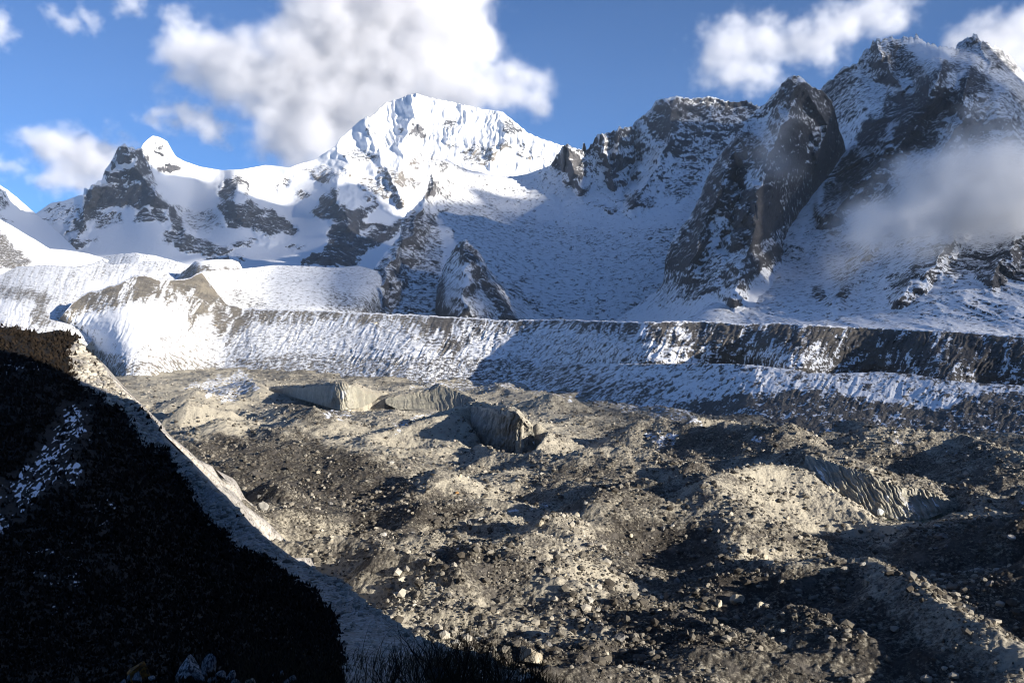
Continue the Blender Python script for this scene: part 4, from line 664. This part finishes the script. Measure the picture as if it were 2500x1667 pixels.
shade_sheet([
 ('dark_peak', [(1460, 850), (1470, 700), (1600, 680), (1640, 540), (1780, 290), (1880, 205), (1918, 205), (1945, 250), (1905, 262), (1880, 300), (1900, 335), (1960, 332), (2000, 335), (2060, 330), (2130, 340), (2130, 850)]),
 ('right_massif', [(1840, 200), (1990, 200), (2060, 150), (2105, 125), (2135, 135), (2150, 165), (2175, 150), (2210, 180), (2240, 192), (2262, 180), (2290, 160), (2330, 158), (2345, 185), (2390, 205), (2420, 250), (2460, 320), (2520, 400), (2620, 430), (2620, 830), (2420, 810), (2400, 760), (2380, 755), (2370, 800), (2250, 800), (2225, 760), (2195, 695), (2165, 705), (2130, 750), (2110, 800), (2030, 795), (2005, 745), (1965, 740), (1910, 775), (1880, 795), (1640, 800), (1640, 500)]),
 ('rock_pyramid', [(1030, 830), (1060, 705), (1100, 728), (1150, 705), (1168, 665), (1178, 640), (1160, 600), (1330, 600), (1400, 830)]),
 ('moraine_wall', [(1460, 770), (1520, 800), (1540, 850), (1650, 860), (1700, 900), (1860, 875), (1980, 870), (2080, 900), (2200, 960), (2620, 980), (2620, 790), (2300, 800), (2200, 825), (2110, 800), (2000, 815), (1850, 800), (1700, 772)]), ('lower_moraine', [(1640, 960), (1760, 900), (1900, 930), (2100, 925), (2300, 930), (2600, 940), (2620, 1130), (2200, 1090), (1900, 1060), (1640, 1020)])], shade_sheet_mat('thin_shade_layer', .52), seed=411, Zc=2830., skip=('snow_massif', 'near_left_ridge', 'cirque_ridge', 'moraine_bench'))
# ------------------------------------------------------------------ rubble and boulders
ICO = []
def ico(sub):
    import bmesh
    bm = bmesh.new(); bmesh.ops.create_icosphere(bm, subdivisions=sub, radius=1); bm.verts.ensure_lookup_table()
    V = np.array([v.co[:] for v in bm.verts]); T = np.array([[v.index for v in f.verts] for f in bm.faces]); bm.free(); return V, T
I1, T1 = ico(1); I2, T2 = ico(2); I3, T3 = ico(3)
def rocky(V, seed, cuts=7, rough=.06):
    """an angular stone: a sphere cut by random planes"""
    g = np.random.default_rng(seed); W = V.copy()
    for k in range(cuts):
        nrm = g.normal(size=3); nrm /= np.linalg.norm(nrm); h = g.uniform(.45, .8); d = W@nrm; m = d > h; W[m] -= (d[m]-h)[:, None]*nrm
    W += g.normal(size=W.shape)*rough*.35
    return W*np.array([1, g.uniform(.65, 1), g.uniform(.5, .85)])
n = NT('rubble_stone'); tn = n.attr('tone'); g = n.noise(.35, 4, .6)
c = n.mix(n.step(tn, 0, 1), (.028, .024, .02), (.44, .405, .34)); c = n.mix(n.math('MULTIPLY', g, .5), c, n.mix(.5, c, (.2, .17, .13)))
n.base(c, .9); n.bump(g, .1, .6); M_rub = n.m
Nr = 120000
rpx = rng.uniform(180, 2560, Nr); rpy = 905+(1700-905)*rng.beta(1.25, 1.0, Nr); rpy[:16000] = rng.uniform(1690, 2150, 16000); rpx[:16000] = rng.uniform(1000, 2600, 16000)
rY = CAMH*F/(rpy-HY); rX = (rpx-CX)/F*rY
cl = fbm(rX/22, rY/22, 3, 501)
keep = rng.uniform(size=Nr) < np.clip(.5+1.6*cl, .06, 1); rX, rY, rpx, rpy = rX[keep], rY[keep], rpx[keep], rpy[keep]; Nr = len(rX)
sz = rY*.0011*(1+rng.pareto(2.3, Nr)*.9); sz = np.clip(sz*1.05, .25, 2.0)*rng.uniform(.7, 1, Nr)
rz = Hg(rX, rY); protos = np.array([rocky(I1, 900+k, 5, .2) for k in range(24)])[:, :, :]
def base_ico():
    V = I1[:12] if False else None
ang = rng.uniform(0, math.tau, Nr); pk = rng.integers(0, 24, Nr)
V = protos[pk]*sz[:, None, None]; ca, sa = np.cos(ang)[:, None], np.sin(ang)[:, None]
V = np.stack([V[..., 0]*ca-V[..., 1]*sa, V[..., 0]*sa+V[..., 1]*ca, V[..., 2]], -1)+np.stack([rX, rY, rz+sz*.33], -1)[:, None]
T = (T1[None]+(np.arange(Nr)*len(I1))[:, None, None]).reshape(-1, 3)
tone = np.clip(rng.beta(1.3, 1.9, Nr)+.15*cl[keep], 0, 1)*(1.15-.75*polymask(rpx, rpy, DEBRIS_SHADE, base=.46, soft=22, warp=16, wl=50))  # stones take the same debris tone and painted shade
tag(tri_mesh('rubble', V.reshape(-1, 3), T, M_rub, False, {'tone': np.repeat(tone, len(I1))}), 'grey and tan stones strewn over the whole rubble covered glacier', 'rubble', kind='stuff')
def stone_mat(name, c1, c2, c3=None, sz_=.5):
    n = NT(name); a = n.noise(sz_, 5, .65); b = n.noise(sz_*.25, 4, .6, off=3)
    c = n.mix(n.step(a, .38, .62), c1, c2)
    if c3: c = n.mix(n.step(n.noise(sz_*1.4, 4, .6, off=8), .5, .58), c, c3)
    n.base(c, .9); n.bump(n.math('ADD', a, b), sz_*.3, .8); return n.m
M_tan = stone_mat('tan_stone', (.30, .26, .19), (.46, .42, .34), (.12, .10, .08), 2.5); M_pale = stone_mat('pale_stone', (.27, .26, .235), (.44, .42, .38), None, 2)
M_grey = stone_mat('grey_stone', (.13, .125, .12), (.24, .23, .21), None, 2); M_orange = stone_mat('orange_stone', (.33, .17, .06), (.42, .26, .11), None, 1)
M_lich = stone_mat('lichen_stone', (.03, .025, .02), (.25, .10, .02), (.36, .16, .03), .22); M_fpale = stone_mat('foreground_pale_stone', (.14, .14, .14), (.50, .51, .53), (.05, .05, .05), .14)
M_white = stone_mat('white_ice_block', (.6, .62, .6), (.78, .8, .76), None, 2)
def stone(mesh, loc, s, rz, label, mat=None, group=None, cat='boulder'):
    o = bpy.data.objects.new('boulder', mesh); col.objects.link(o); o.location = loc; o.rotation_euler = (random.uniform(-.25, .25), random.uniform(-.25, .25), rz)
    o.scale = (s, s, s) if not hasattr(s, '__len__') else s
    return tag(o, label, cat, group)
def stone_mesh(seed, mat, sub=3, cuts=9):
    V, T = (I3, T3) if sub == 3 else (I2, T2)
    me = bpy.data.meshes.new('boulder'); W = rocky(V, seed, cuts, .05); me.from_pydata(W.tolist(), [], T.tolist()); me.materials.append(mat); return me
G = 'loose boulders among the glacier rubble'
pm = {'pale': [stone_mesh(40+k, M_pale, 2) for k in range(4)], 'tan': [stone_mesh(50+k, M_tan, 2) for k in range(4)], 'grey': [stone_mesh(60+k, M_grey, 2) for k in range(4)]}
for k in range(270):
    px = random.uniform(620, 2480); py = 1080+590*random.random()**.75
    if py > 1480+max(0, 1050-px)*-.5 and px < 900: px = random.uniform(1000, 2450)
    Y = CAMH*F/(py-HY); X = (px-CX)/F*Y; z = float(Hg(np.array([X]), np.array([Y]))[0]); kind = random.choices(['pale', 'tan', 'grey'], [.12, .4, .48])[0]
    s = random.uniform(.8, 1.5)*(1+random.random()**6*1.1)*(.6+Y/900)
    stone(random.choice(pm[kind]), (X, Y, z+s*.25), s, random.uniform(0, 6), {'pale': 'pale whitish boulder lying loose in the rubble of the glacier', 'tan': 'tan brown boulder lying loose in the rubble of the glacier', 'grey': 'dark grey boulder lying loose in the rubble of the glacier'}[kind], group=G+', '+kind)
def gstone(px, py, wpx, mat, seed, label, prop=(1, 1, 1), cat='boulder', dz=.2):
    """single out one boulder whose foot shows at px, py"""
    Y = CAMH*F/(py-HY)
    for _ in range(8):
        X = (px-CX)/F*Y; z = float(Hg(np.array([X]), np.array([Y]))[0]); Y = .5*Y+.5*(CAMH-z)*F/(py-HY)
    s = wpx/2*Y/F; o = stone(stone_mesh(seed, mat), (X, Y, z+s*dz), [s*p for p in prop], seed*1.3, label, cat=cat); o.rotation_euler = (0, 0, seed*1.3); return o
gstone(1292, 1612, 78, M_tan, 113, 'biggest boulder in view, tan with a pointed top, near the bottom edge', (1, .85, 1.0), dz=.35)
gstone(643, 1252, 34, M_pale, 12, 'bright white boulder beside the grey scree edge of the near hillside', (1, .9, 1.1), dz=.6)
gstone(2150, 1258, 34, M_white, 13, 'white block at the left end of the green pond, under the striped ice cliff', (1, .8, 1.1), cat='ice block', dz=.5)
gstone(2462, 1322, 24, M_pale, 14, 'upper of two pale blocks on the dark slope at the right edge', (1, .8, 1.1), dz=.5)
gstone(2476, 1342, 26, M_pale, 15, 'lower of two pale blocks on the dark slope at the right edge', (1, .8, .9), dz=.5)
gstone(1755, 1478, 22, M_tan, 16, 'upright tan boulder in the dark hollow under the big front ridge', (.8, .8, 1.5), dz=.6)
gstone(1797, 1474, 46, M_tan, 17, 'long flat tan boulder lying right of an upright one in the dark hollow', (1.1, .7, .75), dz=.4)
gstone(1115, 1206, 13, M_orange, 18, 'small orange boulder on the pale rubble in the middle of the glacier', dz=.6)
gstone(1820, 1160, 9, M_orange, 19, 'small reddish boulder on the smooth tan mound', dz=.6)
gstone(1020, 1237, 22, M_grey, 20, 'angular grey boulder on top of the dark mound in the middle', (1, .8, 1), dz=.5)
gstone(1145, 1282, 20, M_grey, 21, 'blocky dark boulder by the pale hollow in the middle of the glacier', (1, .8, 1.1), dz=.6)
gstone(2224, 1297, 13, M_orange, 22, 'rusty brown boulder on the near shore of the green pond', (.9, .8, 1), dz=.6)
gstone(1590, 1310, 14, M_pale, 23, 'single pale boulder at the left foot of a tan mound', dz=.6)
gstone(1910, 1545, 22, M_tan, 24, 'rounded tan boulder alone on the dark face of the front ridge', (1, .8, 1), dz=.6)
gstone(1430, 1550, 22, M_pale, 25, 'pale boulder in the band of white stones, right of the biggest boulder', (1, .8, 1), dz=.6)
# white stones at the foot of the scree, sunlit
for k, (px, py, wv) in enumerate([(1085, 1560, 34), (1112, 1575, 30), (1140, 1568, 26), (1150, 1590, 22), (1060, 1545, 24), (1040, 1530, 20)]):
    gstone(px, py, wv, M_pale, 30+k, 'large white boulder in the sunlit heap at the end of the scree edge', (1, .8, 1), dz=.5)['group'] = 'white boulders heaped at the foot of the scree'
Dw = DEPTH['moraine_wall']
def onsheet(D, px, py, wpx, mat, seed, label, prop=(1, 1, 1), cat='boulder', back=.0):
    Y = float(D(px, py)); s = wpx/2*Y/F; x, y, z = at(px, py, Y)
    o = bpy.data.objects.new('boulder', stone_mesh(seed, mat)); col.objects.link(o); o.location = (x, y-s*.3, z); o.scale = [s*p for p in prop]; o.rotation_euler = (0, 0, seed*.9); return tag(o, label, cat)
onsheet(Dw, 917, 790, 15, M_tan, 41, 'tan block stuck in the gullied moraine wall below its crest', (1, .8, 1.1))
onsheet(Dw, 2053, 823, 15, M_pale, 42, 'pale block set in the dark streaks of the moraine wall, left of the right edge', (1, .8, .9))
onsheet(Dw, 1958, 893, 22, M_grey, 43, 'large grey boulder resting on the ledge under the moraine wall', (1, .8, .9))
onsheet(Dw, 1755, 834, 22, M_grey, 44, 'dark boulder on the upper snowy step of the moraine wall', (1, .8, .6))
onsheet(Dw, 525, 795, 15, M_tan, 45, 'dark brown boulder on the snow below the sharp bend of the moraine crest', (1, .8, .7))
# foreground stones at the foot of the frame
def fstone(px, py, wpx, hpx, mat, seed, label, group=None):
    Y = float(HD(px, min(py, 1700)))*.97; s = wpx/2*Y/F; x, y, z = at(px, py, Y)
    me = stone_mesh(seed, mat); o = bpy.data.objects.new('foreground_stone', me); col.objects.link(o); o.location = (x, y, z+s*.1); o.scale = (s, s*.8, s*hpx/wpx*1.5); o.rotation_euler = (0, .1, seed*.7); return tag(o, label, 'stone', group)
fstone(345, 1650, 95, 70, M_lich, 71, 'orange and black lichen covered stone at the bottom left')
fstone(460, 1645, 85, 90, M_fpale, 72, 'grey white pointed stone standing right of the orange one')
fstone(512, 1635, 50, 70, M_fpale, 73, 'narrow pale stone right of the pointed grey white one')
fstone(610, 1668, 45, 30, M_tan, 74, 'rounded tan stone at the bottom edge of the frame')
for k in range(26):
    px = random.uniform(300, 740); fstone(px, random.uniform(1645, 1672), random.uniform(12, 34), random.uniform(12, 28), M_fpale, 80+k % 6, 'small whitish stone in the row along the bottom edge', 'small pale stones along the bottom edge')
fstone(1065, 1650, 60, 50, M_grey, 76, 'grey stone half hidden by dry grass at the bottom')

# ------------------------------------------------------------------ clouds and the bank of mist (real volumes)
def vol_mat(name, colr, dens, aniso=.2):
    m = bpy.data.materials.new(name); m.use_nodes=True; t=m.node_tree; t.nodes.clear()
    o=t.nodes.new('ShaderNodeOutputMaterial'); v=t.nodes.new('ShaderNodeVolumePrincipled')
    v.inputs['Color'].default_value=(*colr,1); v.inputs['Density'].default_value=dens; v.inputs['Anisotropy'].default_value=aniso
    t.links.new(v.outputs[0], o.inputs['Volume']); return m
def vol_cloud(polys, Y, T, vox, mat, wl=500, soft=40, seed=0, bias=.34, rag=2.6, name='cloud'):
    A=np.concatenate([np.array(p) for _,p in polys]); p0=A.min(0)-soft*2.2; p1=A.max(0)+soft*2.2
    a=ray(p0[0],p1[1],Y); b=ray(p1[0],p0[1],Y)
    mn=np.array([a[0],Y-T*.75,a[2]]); mx=np.array([b[0],Y+T*.75,b[2]])
    res=np.maximum(4,np.ceil((mx-mn)/vox)).astype(int)
    gx,gy,gz=[np.linspace(mn[i],mx[i],res[i]) for i in range(3)]
    X,Yg,Z=np.meshgrid(gx,gy,gz,indexing='ij')
    px=CX+X/Y*F; py=HY-(Z-CAMH)/Y*F
    q=vox
    n=fbm3(X/wl,Yg/wl,Z/wl*1.15,5,seed+1,.6)*1.15; n=n+.35*(.45-np.abs(fbm3(X/wl*2.2+n*.5,Yg/wl*2.2,Z/wl*2.2,3,seed+40,.55)))
    f=np.full(px[:,0,:].shape,-1e9)
    for k,p in polys: f=np.maximum(f,polysd(px[:,0,:],py[:,0,:],p)/soft*k)
    f=np.minimum(f,1.2)[:,None,:]
    yy=np.abs(Yg-Y)/(T*.5)
    d=f+bias+rag*n-.8*yy**2
    d=np.clip(d/1.5,0,1)**1.5
    me=bpy.data.meshes.new('cloud'); N=d.size; me.vertices.add(N)
    P=np.stack([X,Yg,Z],-1).reshape(-1,3).astype(np.float32); me.vertices.foreach_set('co',P.reshape(-1))
    at_=me.attributes.new('dens','FLOAT','POINT'); at_.data.foreach_set('value',d.reshape(-1).astype(np.float32))
    o=bpy.data.objects.new(name,me); col.objects.link(o); me.materials.append(mat)
    ng=bpy.data.node_groups.new('cloud_volume','GeometryNodeTree'); ng.interface.new_socket('Geometry',in_out='INPUT',socket_type='NodeSocketGeometry'); ng.interface.new_socket('Geometry',in_out='OUTPUT',socket_type='NodeSocketGeometry')
    N_=ng.nodes.new; L=ng.links.new; gi=N_('NodeGroupInput'); go=N_('NodeGroupOutput')
    vc=N_('GeometryNodeVolumeCube'); vc.inputs['Min'].default_value=mn; vc.inputs['Max'].default_value=mx
    for i,k in enumerate('XYZ'): vc.inputs['Resolution '+k].default_value=int(res[i])
    pos=N_('GeometryNodeInputPosition'); sep=N_('ShaderNodeSeparateXYZ'); L(pos.outputs[0],sep.inputs[0])
    def M(op,a,b,c=None):
        n=N_('ShaderNodeMath'); n.operation=op
        for i,v in enumerate((a,b,c)):
            if v is None: continue
            if isinstance(v,(int,float)): n.inputs[i].default_value=v
            else: L(v,n.inputs[i])
        return n.outputs[0]
    ix=[]
    for i in range(3):
        v=M('MULTIPLY',M('SUBTRACT',sep.outputs[i],float(mn[i])),float((res[i]-1)/(mx[i]-mn[i])))
        ix.append(M('MINIMUM',M('MAXIMUM',M('ROUND',v,0),0),float(res[i]-1)))
    idx=M('ADD',M('MULTIPLY',M('ADD',M('MULTIPLY',ix[0],float(res[1])),ix[1]),float(res[2])),ix[2])
    si=N_('GeometryNodeSampleIndex'); si.data_type='FLOAT'; si.domain='POINT'; L(gi.outputs[0],si.inputs['Geometry'])
    na=N_('GeometryNodeInputNamedAttribute'); na.data_type='FLOAT'; na.inputs['Name'].default_value='dens'; L(na.outputs[0],si.inputs['Value'])
    L(idx,si.inputs['Index']); L(si.outputs[0],vc.inputs['Density'])
    sm=N_('GeometryNodeSetMaterial'); sm.inputs['Material'].default_value=mat; L(vc.outputs[0],sm.inputs[0]); L(sm.outputs[0],go.inputs[0])
    md=o.modifiers.new('volume','NODES'); md.node_group=ng
    o['kind'] = 'stuff'; return o

V1 = vol_mat('cloud_vapour', (.90, .90, .92), .0036, 0.); V2 = vol_mat('thin_cloud_vapour', (.93, .93, .945), .0032, 0.); V3 = vol_mat('mist_vapour', (.99, .985, .98), .024, 0.); V4 = vol_mat('thin_mist_vapour', (.98, .98, .98), .0035, 0.)
vol_cloud([(1, [(420, 160), (460, 105), (540, 95), (590, 115), (650, 110), (700, 70), (700, 10), (740, -60), (1190, -60), (1190, 60), (1215, 125), (1150, 165), (1250, 180), (1320, 220), (1330, 250), (1240, 235), (1180, 260), (1050, 280), (860, 340), (800, 400), (700, 395), (640, 360), (650, 290), (540, 230), (430, 195)])], 12000, 1500, 42, V1, seed=1, soft=42)
vol_cloud([(1, [(355, 292), (381, 270), (464, 252), (512, 264), (544, 300), (550, 350), (515, 352), (476, 325), (450, 306), (385, 310)])], 12000, 500, 24, V1, seed=2, soft=22, wl=260)
vol_cloud([(1, [(72, 351), (85, 326), (161, 326), (210, 330), (255, 334), (310, 345), (290, 420), (240, 470), (160, 480), (125, 445), (145, 417), (110, 393), (78, 369)])], 12200, 800, 30, V1, seed=3, soft=30, wl=350)
vol_cloud([(1, [(405, 36), (452, 25), (482, 65), (470, 105), (430, 125), (400, 110)])], 11500, 350, 24, V2, seed=4, soft=24, wl=220)
vol_cloud([(1, [(115, 26), (150, 30), (200, 55), (196, 20), (240, 54), (225, 75), (160, 74)]), (1, [(285, -20), (360, -20), (335, 28), (295, 28)])], 11500, 300, 24, V2, seed=5, soft=20, wl=200)
vol_cloud([(1, [(-40, 20), (10, 20), (35, 85), (10, 115), (-40, 95)]), (1, [(-40, 380), (10, 385), (52, 395), (40, 418), (-40, 425)]), (.8, [(75, 425), (100, 412), (130, 430), (110, 450), (80, 445)])], 11800, 300, 26, V2, seed=6, soft=20, wl=220)
vol_cloud([(1, [(1700, 101), (1753, 70), (1800, 45), (1840, 60), (1906, 62), (1975, 50), (2059, 10), (2140, -20), (2240, 30), (2200, 65), (2110, 80), (2059, 122), (2008, 152), (1927, 150), (1860, 155), (1905, 185), (1820, 212), (1768, 216), (1715, 175)])], 11000, 600, 30, V2, seed=7, soft=34, wl=300)
vol_cloud([(1, [(2300, 110), (2330, 75), (2400, 50), (2470, 30), (2560, 20), (2580, 200), (2450, 200), (2380, 160)])], 11500, 600, 34, V2, seed=8, soft=34, wl=350)
vol_cloud([(1, [(2030, 600), (2059, 540), (2110, 470), (2190, 430), (2270, 370), (2330, 330), (2355, 250), (2400, 250), (2430, 320), (2520, 330), (2560, 560), (2500, 600), (2314, 600), (2161, 610)])], 1780, 260, 9, V3, seed=9, soft=60, wl=110, rag=2.1, bias=.05, name='mist')
vol_cloud([(1, [(1790, 380), (1830, 310), (1900, 270), (1965, 240), (1970, 300), (1930, 360), (1960, 420), (1900, 460), (1830, 440)])], 2250, 160, 11, V4, seed=10, soft=50, wl=120, rag=1.3, bias=.1, name='mist')
vol_cloud([(1, [(1950, 720), (2000, 600), (2120, 560), (2300, 590), (2300, 640), (2150, 680), (2050, 720)])], 1550, 160, 11, V4, seed=11, soft=60, wl=110, rag=1.6, bias=-.1, name='mist')

# ------------------------------------------------------------------ heath, scree stones, dry grass on the near bank
def hpt(px, py): return ray(px, py, HD(px, py))
n = NT('dark_heath_leaf'); n.base(n.mix(n.noise(2, 3, .5), (.006, .005, .004), (.022, .014, .008)), 1.); M_hl = n.m
Nh = 42000; hxp = rng.uniform(-60, 1000, Nh); htop = np.interp(hxp, hx, ht); hyp = htop+(1740-htop)*rng.uniform(0, 1, Nh)
inn = (polysd(hxp, hyp, scree_poly) < rng.normal(0, 3, Nh)+2) ; hxp, hyp = hxp[inn], hyp[inn]; inn = ~((polysd(hxp, hyp, [(150, 980), (235, 975), (225, 1060), (190, 1110), (215, 1180), (120, 1200), (60, 1270), (-80, 1330), (-80, 1210), (50, 1140)]) > 0) & (rng.uniform(size=len(hxp)) < .85) | (rng.uniform(size=len(hxp)) < .25)); hxp, hyp = hxp[inn], hyp[inn]; Nh = len(hxp)
B = hpt(hxp, hyp); sc_ = B[:, 1]*rng.uniform(.0025, .0065, Nh); V = []
for k in range(3):
    a = rng.uniform(0, math.tau, Nh); l = sc_*rng.uniform(.7, 1.3, Nh)
    d = np.stack([np.cos(a)*.55, np.sin(a)*.55, np.full(Nh, .85)], -1)*l[:, None]; p = np.stack([-np.sin(a), np.cos(a), a*0], -1)*(sc_*.38)[:, None]
    b0 = B+rng.normal(size=B.shape)*sc_[:, None]*[.5, .5, .1]; b0[:, 2] -= sc_*.1
    V.append(np.stack([b0-p, b0+p, b0+d], 1))
V = np.concatenate(V); tag(tri_mesh('heath_shrubs', V.reshape(-1, 3), np.arange(len(V)*3).reshape(-1, 3), M_hl), 'low dark shrubs covering the near hillside', 'heath', kind='stuff')
# stones lying in the scree strip
Ns = 16000; sx = rng.uniform(170, 1300, Ns); st_ = np.interp(sx, hx, ht); sy = st_+rng.uniform(0, 1, Ns)**1.2*np.interp(sx, [170, 500, 900, 1300], [95, 110, 260, 60])
sy[::3] = st_[::3]+rng.exponential(5, len(sy[::3]))
k = (polysd(sx, sy, scree_poly) > -4) & (sy < 1740); sx, sy = sx[k], sy[k]; Ns = len(sx); B = hpt(sx, sy); zs = B[:, 1]*.0009*(1+rng.pareto(1.9, Ns)*.9); zs = np.clip(zs, .02, B[:, 1]*.006)
V = protos[rng.integers(0, 24, Ns)]*zs[:, None, None]; ang = rng.uniform(0, 6.28, Ns); ca, sa = np.cos(ang)[:, None], np.sin(ang)[:, None]
V = np.stack([V[..., 0]*ca-V[..., 1]*sa, V[..., 0]*sa+V[..., 1]*ca, V[..., 2]], -1)+B[:, None]; T = (T1[None]+(np.arange(Ns)*len(I1))[:, None, None]).reshape(-1, 3)
tag(tri_mesh('scree', V.reshape(-1, 3), T, M_rub, False, {'tone': np.repeat(np.clip(rng.beta(2.2, 1.4, Ns)+.15, 0, 1), len(I1))}), 'pale stones of the eroded strip along the near hillside', 'scree', kind='stuff')
n = NT('dry_grass_blade'); n.base(n.mix(n.noise(.6, 2, .5), (.035, .024, .012), (.13, .095, .05)), 1.); M_gr = n.m
def blades(px, py, hpx, lean, wpx=1.6, seg=4):
    N = len(px); B = hpt(px, py); u = B[:, 1]/F; V = []
    for j in range(seg+1):
        t = j/seg; c = B+np.stack([lean*hpx*u*t**1.8, rng.normal(0, .02, N)*0, hpx*u*t*(1-.15*np.abs(lean)*t)], -1)
        wv = (wpx*u*.5*(1-t*.85))[:, None]*np.array([1, .2, 0]); V += [c-wv, c+wv]
    V = np.stack(V, 1); q = np.array([[2*j, 2*j+1, 2*j+3, 2*j+2] for j in range(seg)]); Q = (q[None]+(np.arange(N)*2*(seg+1))[:, None, None]).reshape(-1, 4); return V.reshape(-1, 3), Q
Ng = 3200; gx_ = np.concatenate([rng.uniform(560, 1420, 1400), rng.normal(1120, 90, 1400), rng.normal(650, 60, 400)]); Ng = len(gx_)
gtop = np.interp(gx_, hx, ht); gy_ = np.maximum(gtop+4, rng.uniform(1610, 1720, Ng)); gh = rng.gamma(2.2, 16, Ng)*np.interp(gx_, [560, 700, 900, 1100, 1300, 1420], [.8, .7, 1., 1.25, 1., .5])
V, Q = blades(gx_, gy_, gh, rng.normal(.25, .5, Ng), 1.7); tag(tri_mesh('dry_grass', V, Q, M_gr), 'dry brown grass stalks along the bottom edge', 'grass', kind='stuff')
n = NT('dead_twig'); n.base((.020, .015, .011), 1.); M_tw = n.m
def shrub(px, py, hp, seed, label):
    g = random.Random(seed); b = hpt(np.array([float(px)]), np.array([float(py)]))[0]; u = b[1]/F; V = []; Q = []
    def tube(a, c, r0, r1):
        i = len(V); d = (Vector(c)-Vector(a)).normalized(); s1 = d.orthogonal().normalized(); s2 = d.cross(s1)
        for p, r in ((a, r0), (c, r1)):
            for k in range(4): V.append(tuple(Vector(p)+(s1*math.cos(k*1.571)+s2*math.sin(k*1.571))*r))
        for k in range(4): Q.append((i+k, i+(k+1) % 4, i+4+(k+1) % 4, i+4+k))
    def grow(p, d, l, r, lev):
        for k in range(3):
            q = Vector(p)+Vector(d)*l/3+Vector((g.uniform(-1, 1), g.uniform(-1, 1), g.uniform(-.5, .5)))*l*.08; tube(p, q, r*(1-.25*k/3), r*(1-.25*(k+1)/3)); p = q
            if lev: grow(q, (Vector(d)+Vector((g.uniform(-.9, .9), g.uniform(-.9, .9), g.uniform(-.1, .7)))).normalized(), l*g.uniform(.4, .65), r*.6, lev-1)
    for k in range(7): grow(b, Vector((g.uniform(-.8, .8), g.uniform(-.6, .6), 1)).normalized(), hp*u*g.uniform(.6, 1), u*1.6, 2)
    return tag(tri_mesh('dead_shrub', V, Q, M_tw), label, 'shrub', 'dead shrubs along the bottom edge')
for k, (px, py, hp) in enumerate([(640, 1690, 70), (1010, 1690, 95), (1065, 1680, 110), (1120, 1690, 120), (1175, 1685, 105), (1225, 1690, 85), (1290, 1690, 60), (950, 1700, 70)]):
    shrub(px, py, hp, 600+k, 'leafless dark shrub among the dry grass at the bottom edge')

# ------------------------------------------------------------------ thin mountain air
bpy.ops.mesh.primitive_cube_add(size=1); hz = bpy.context.object; hz.name = 'haze'
hz.dimensions = (9200, 10000, 2640+70); hz.location = (-1300, 4500, (2640-70)/2); hz['kind'] = 'stuff'
hz.data.materials.append(vol_mat('thin_haze', (.55, .74, 1), 1.25e-5, .0))
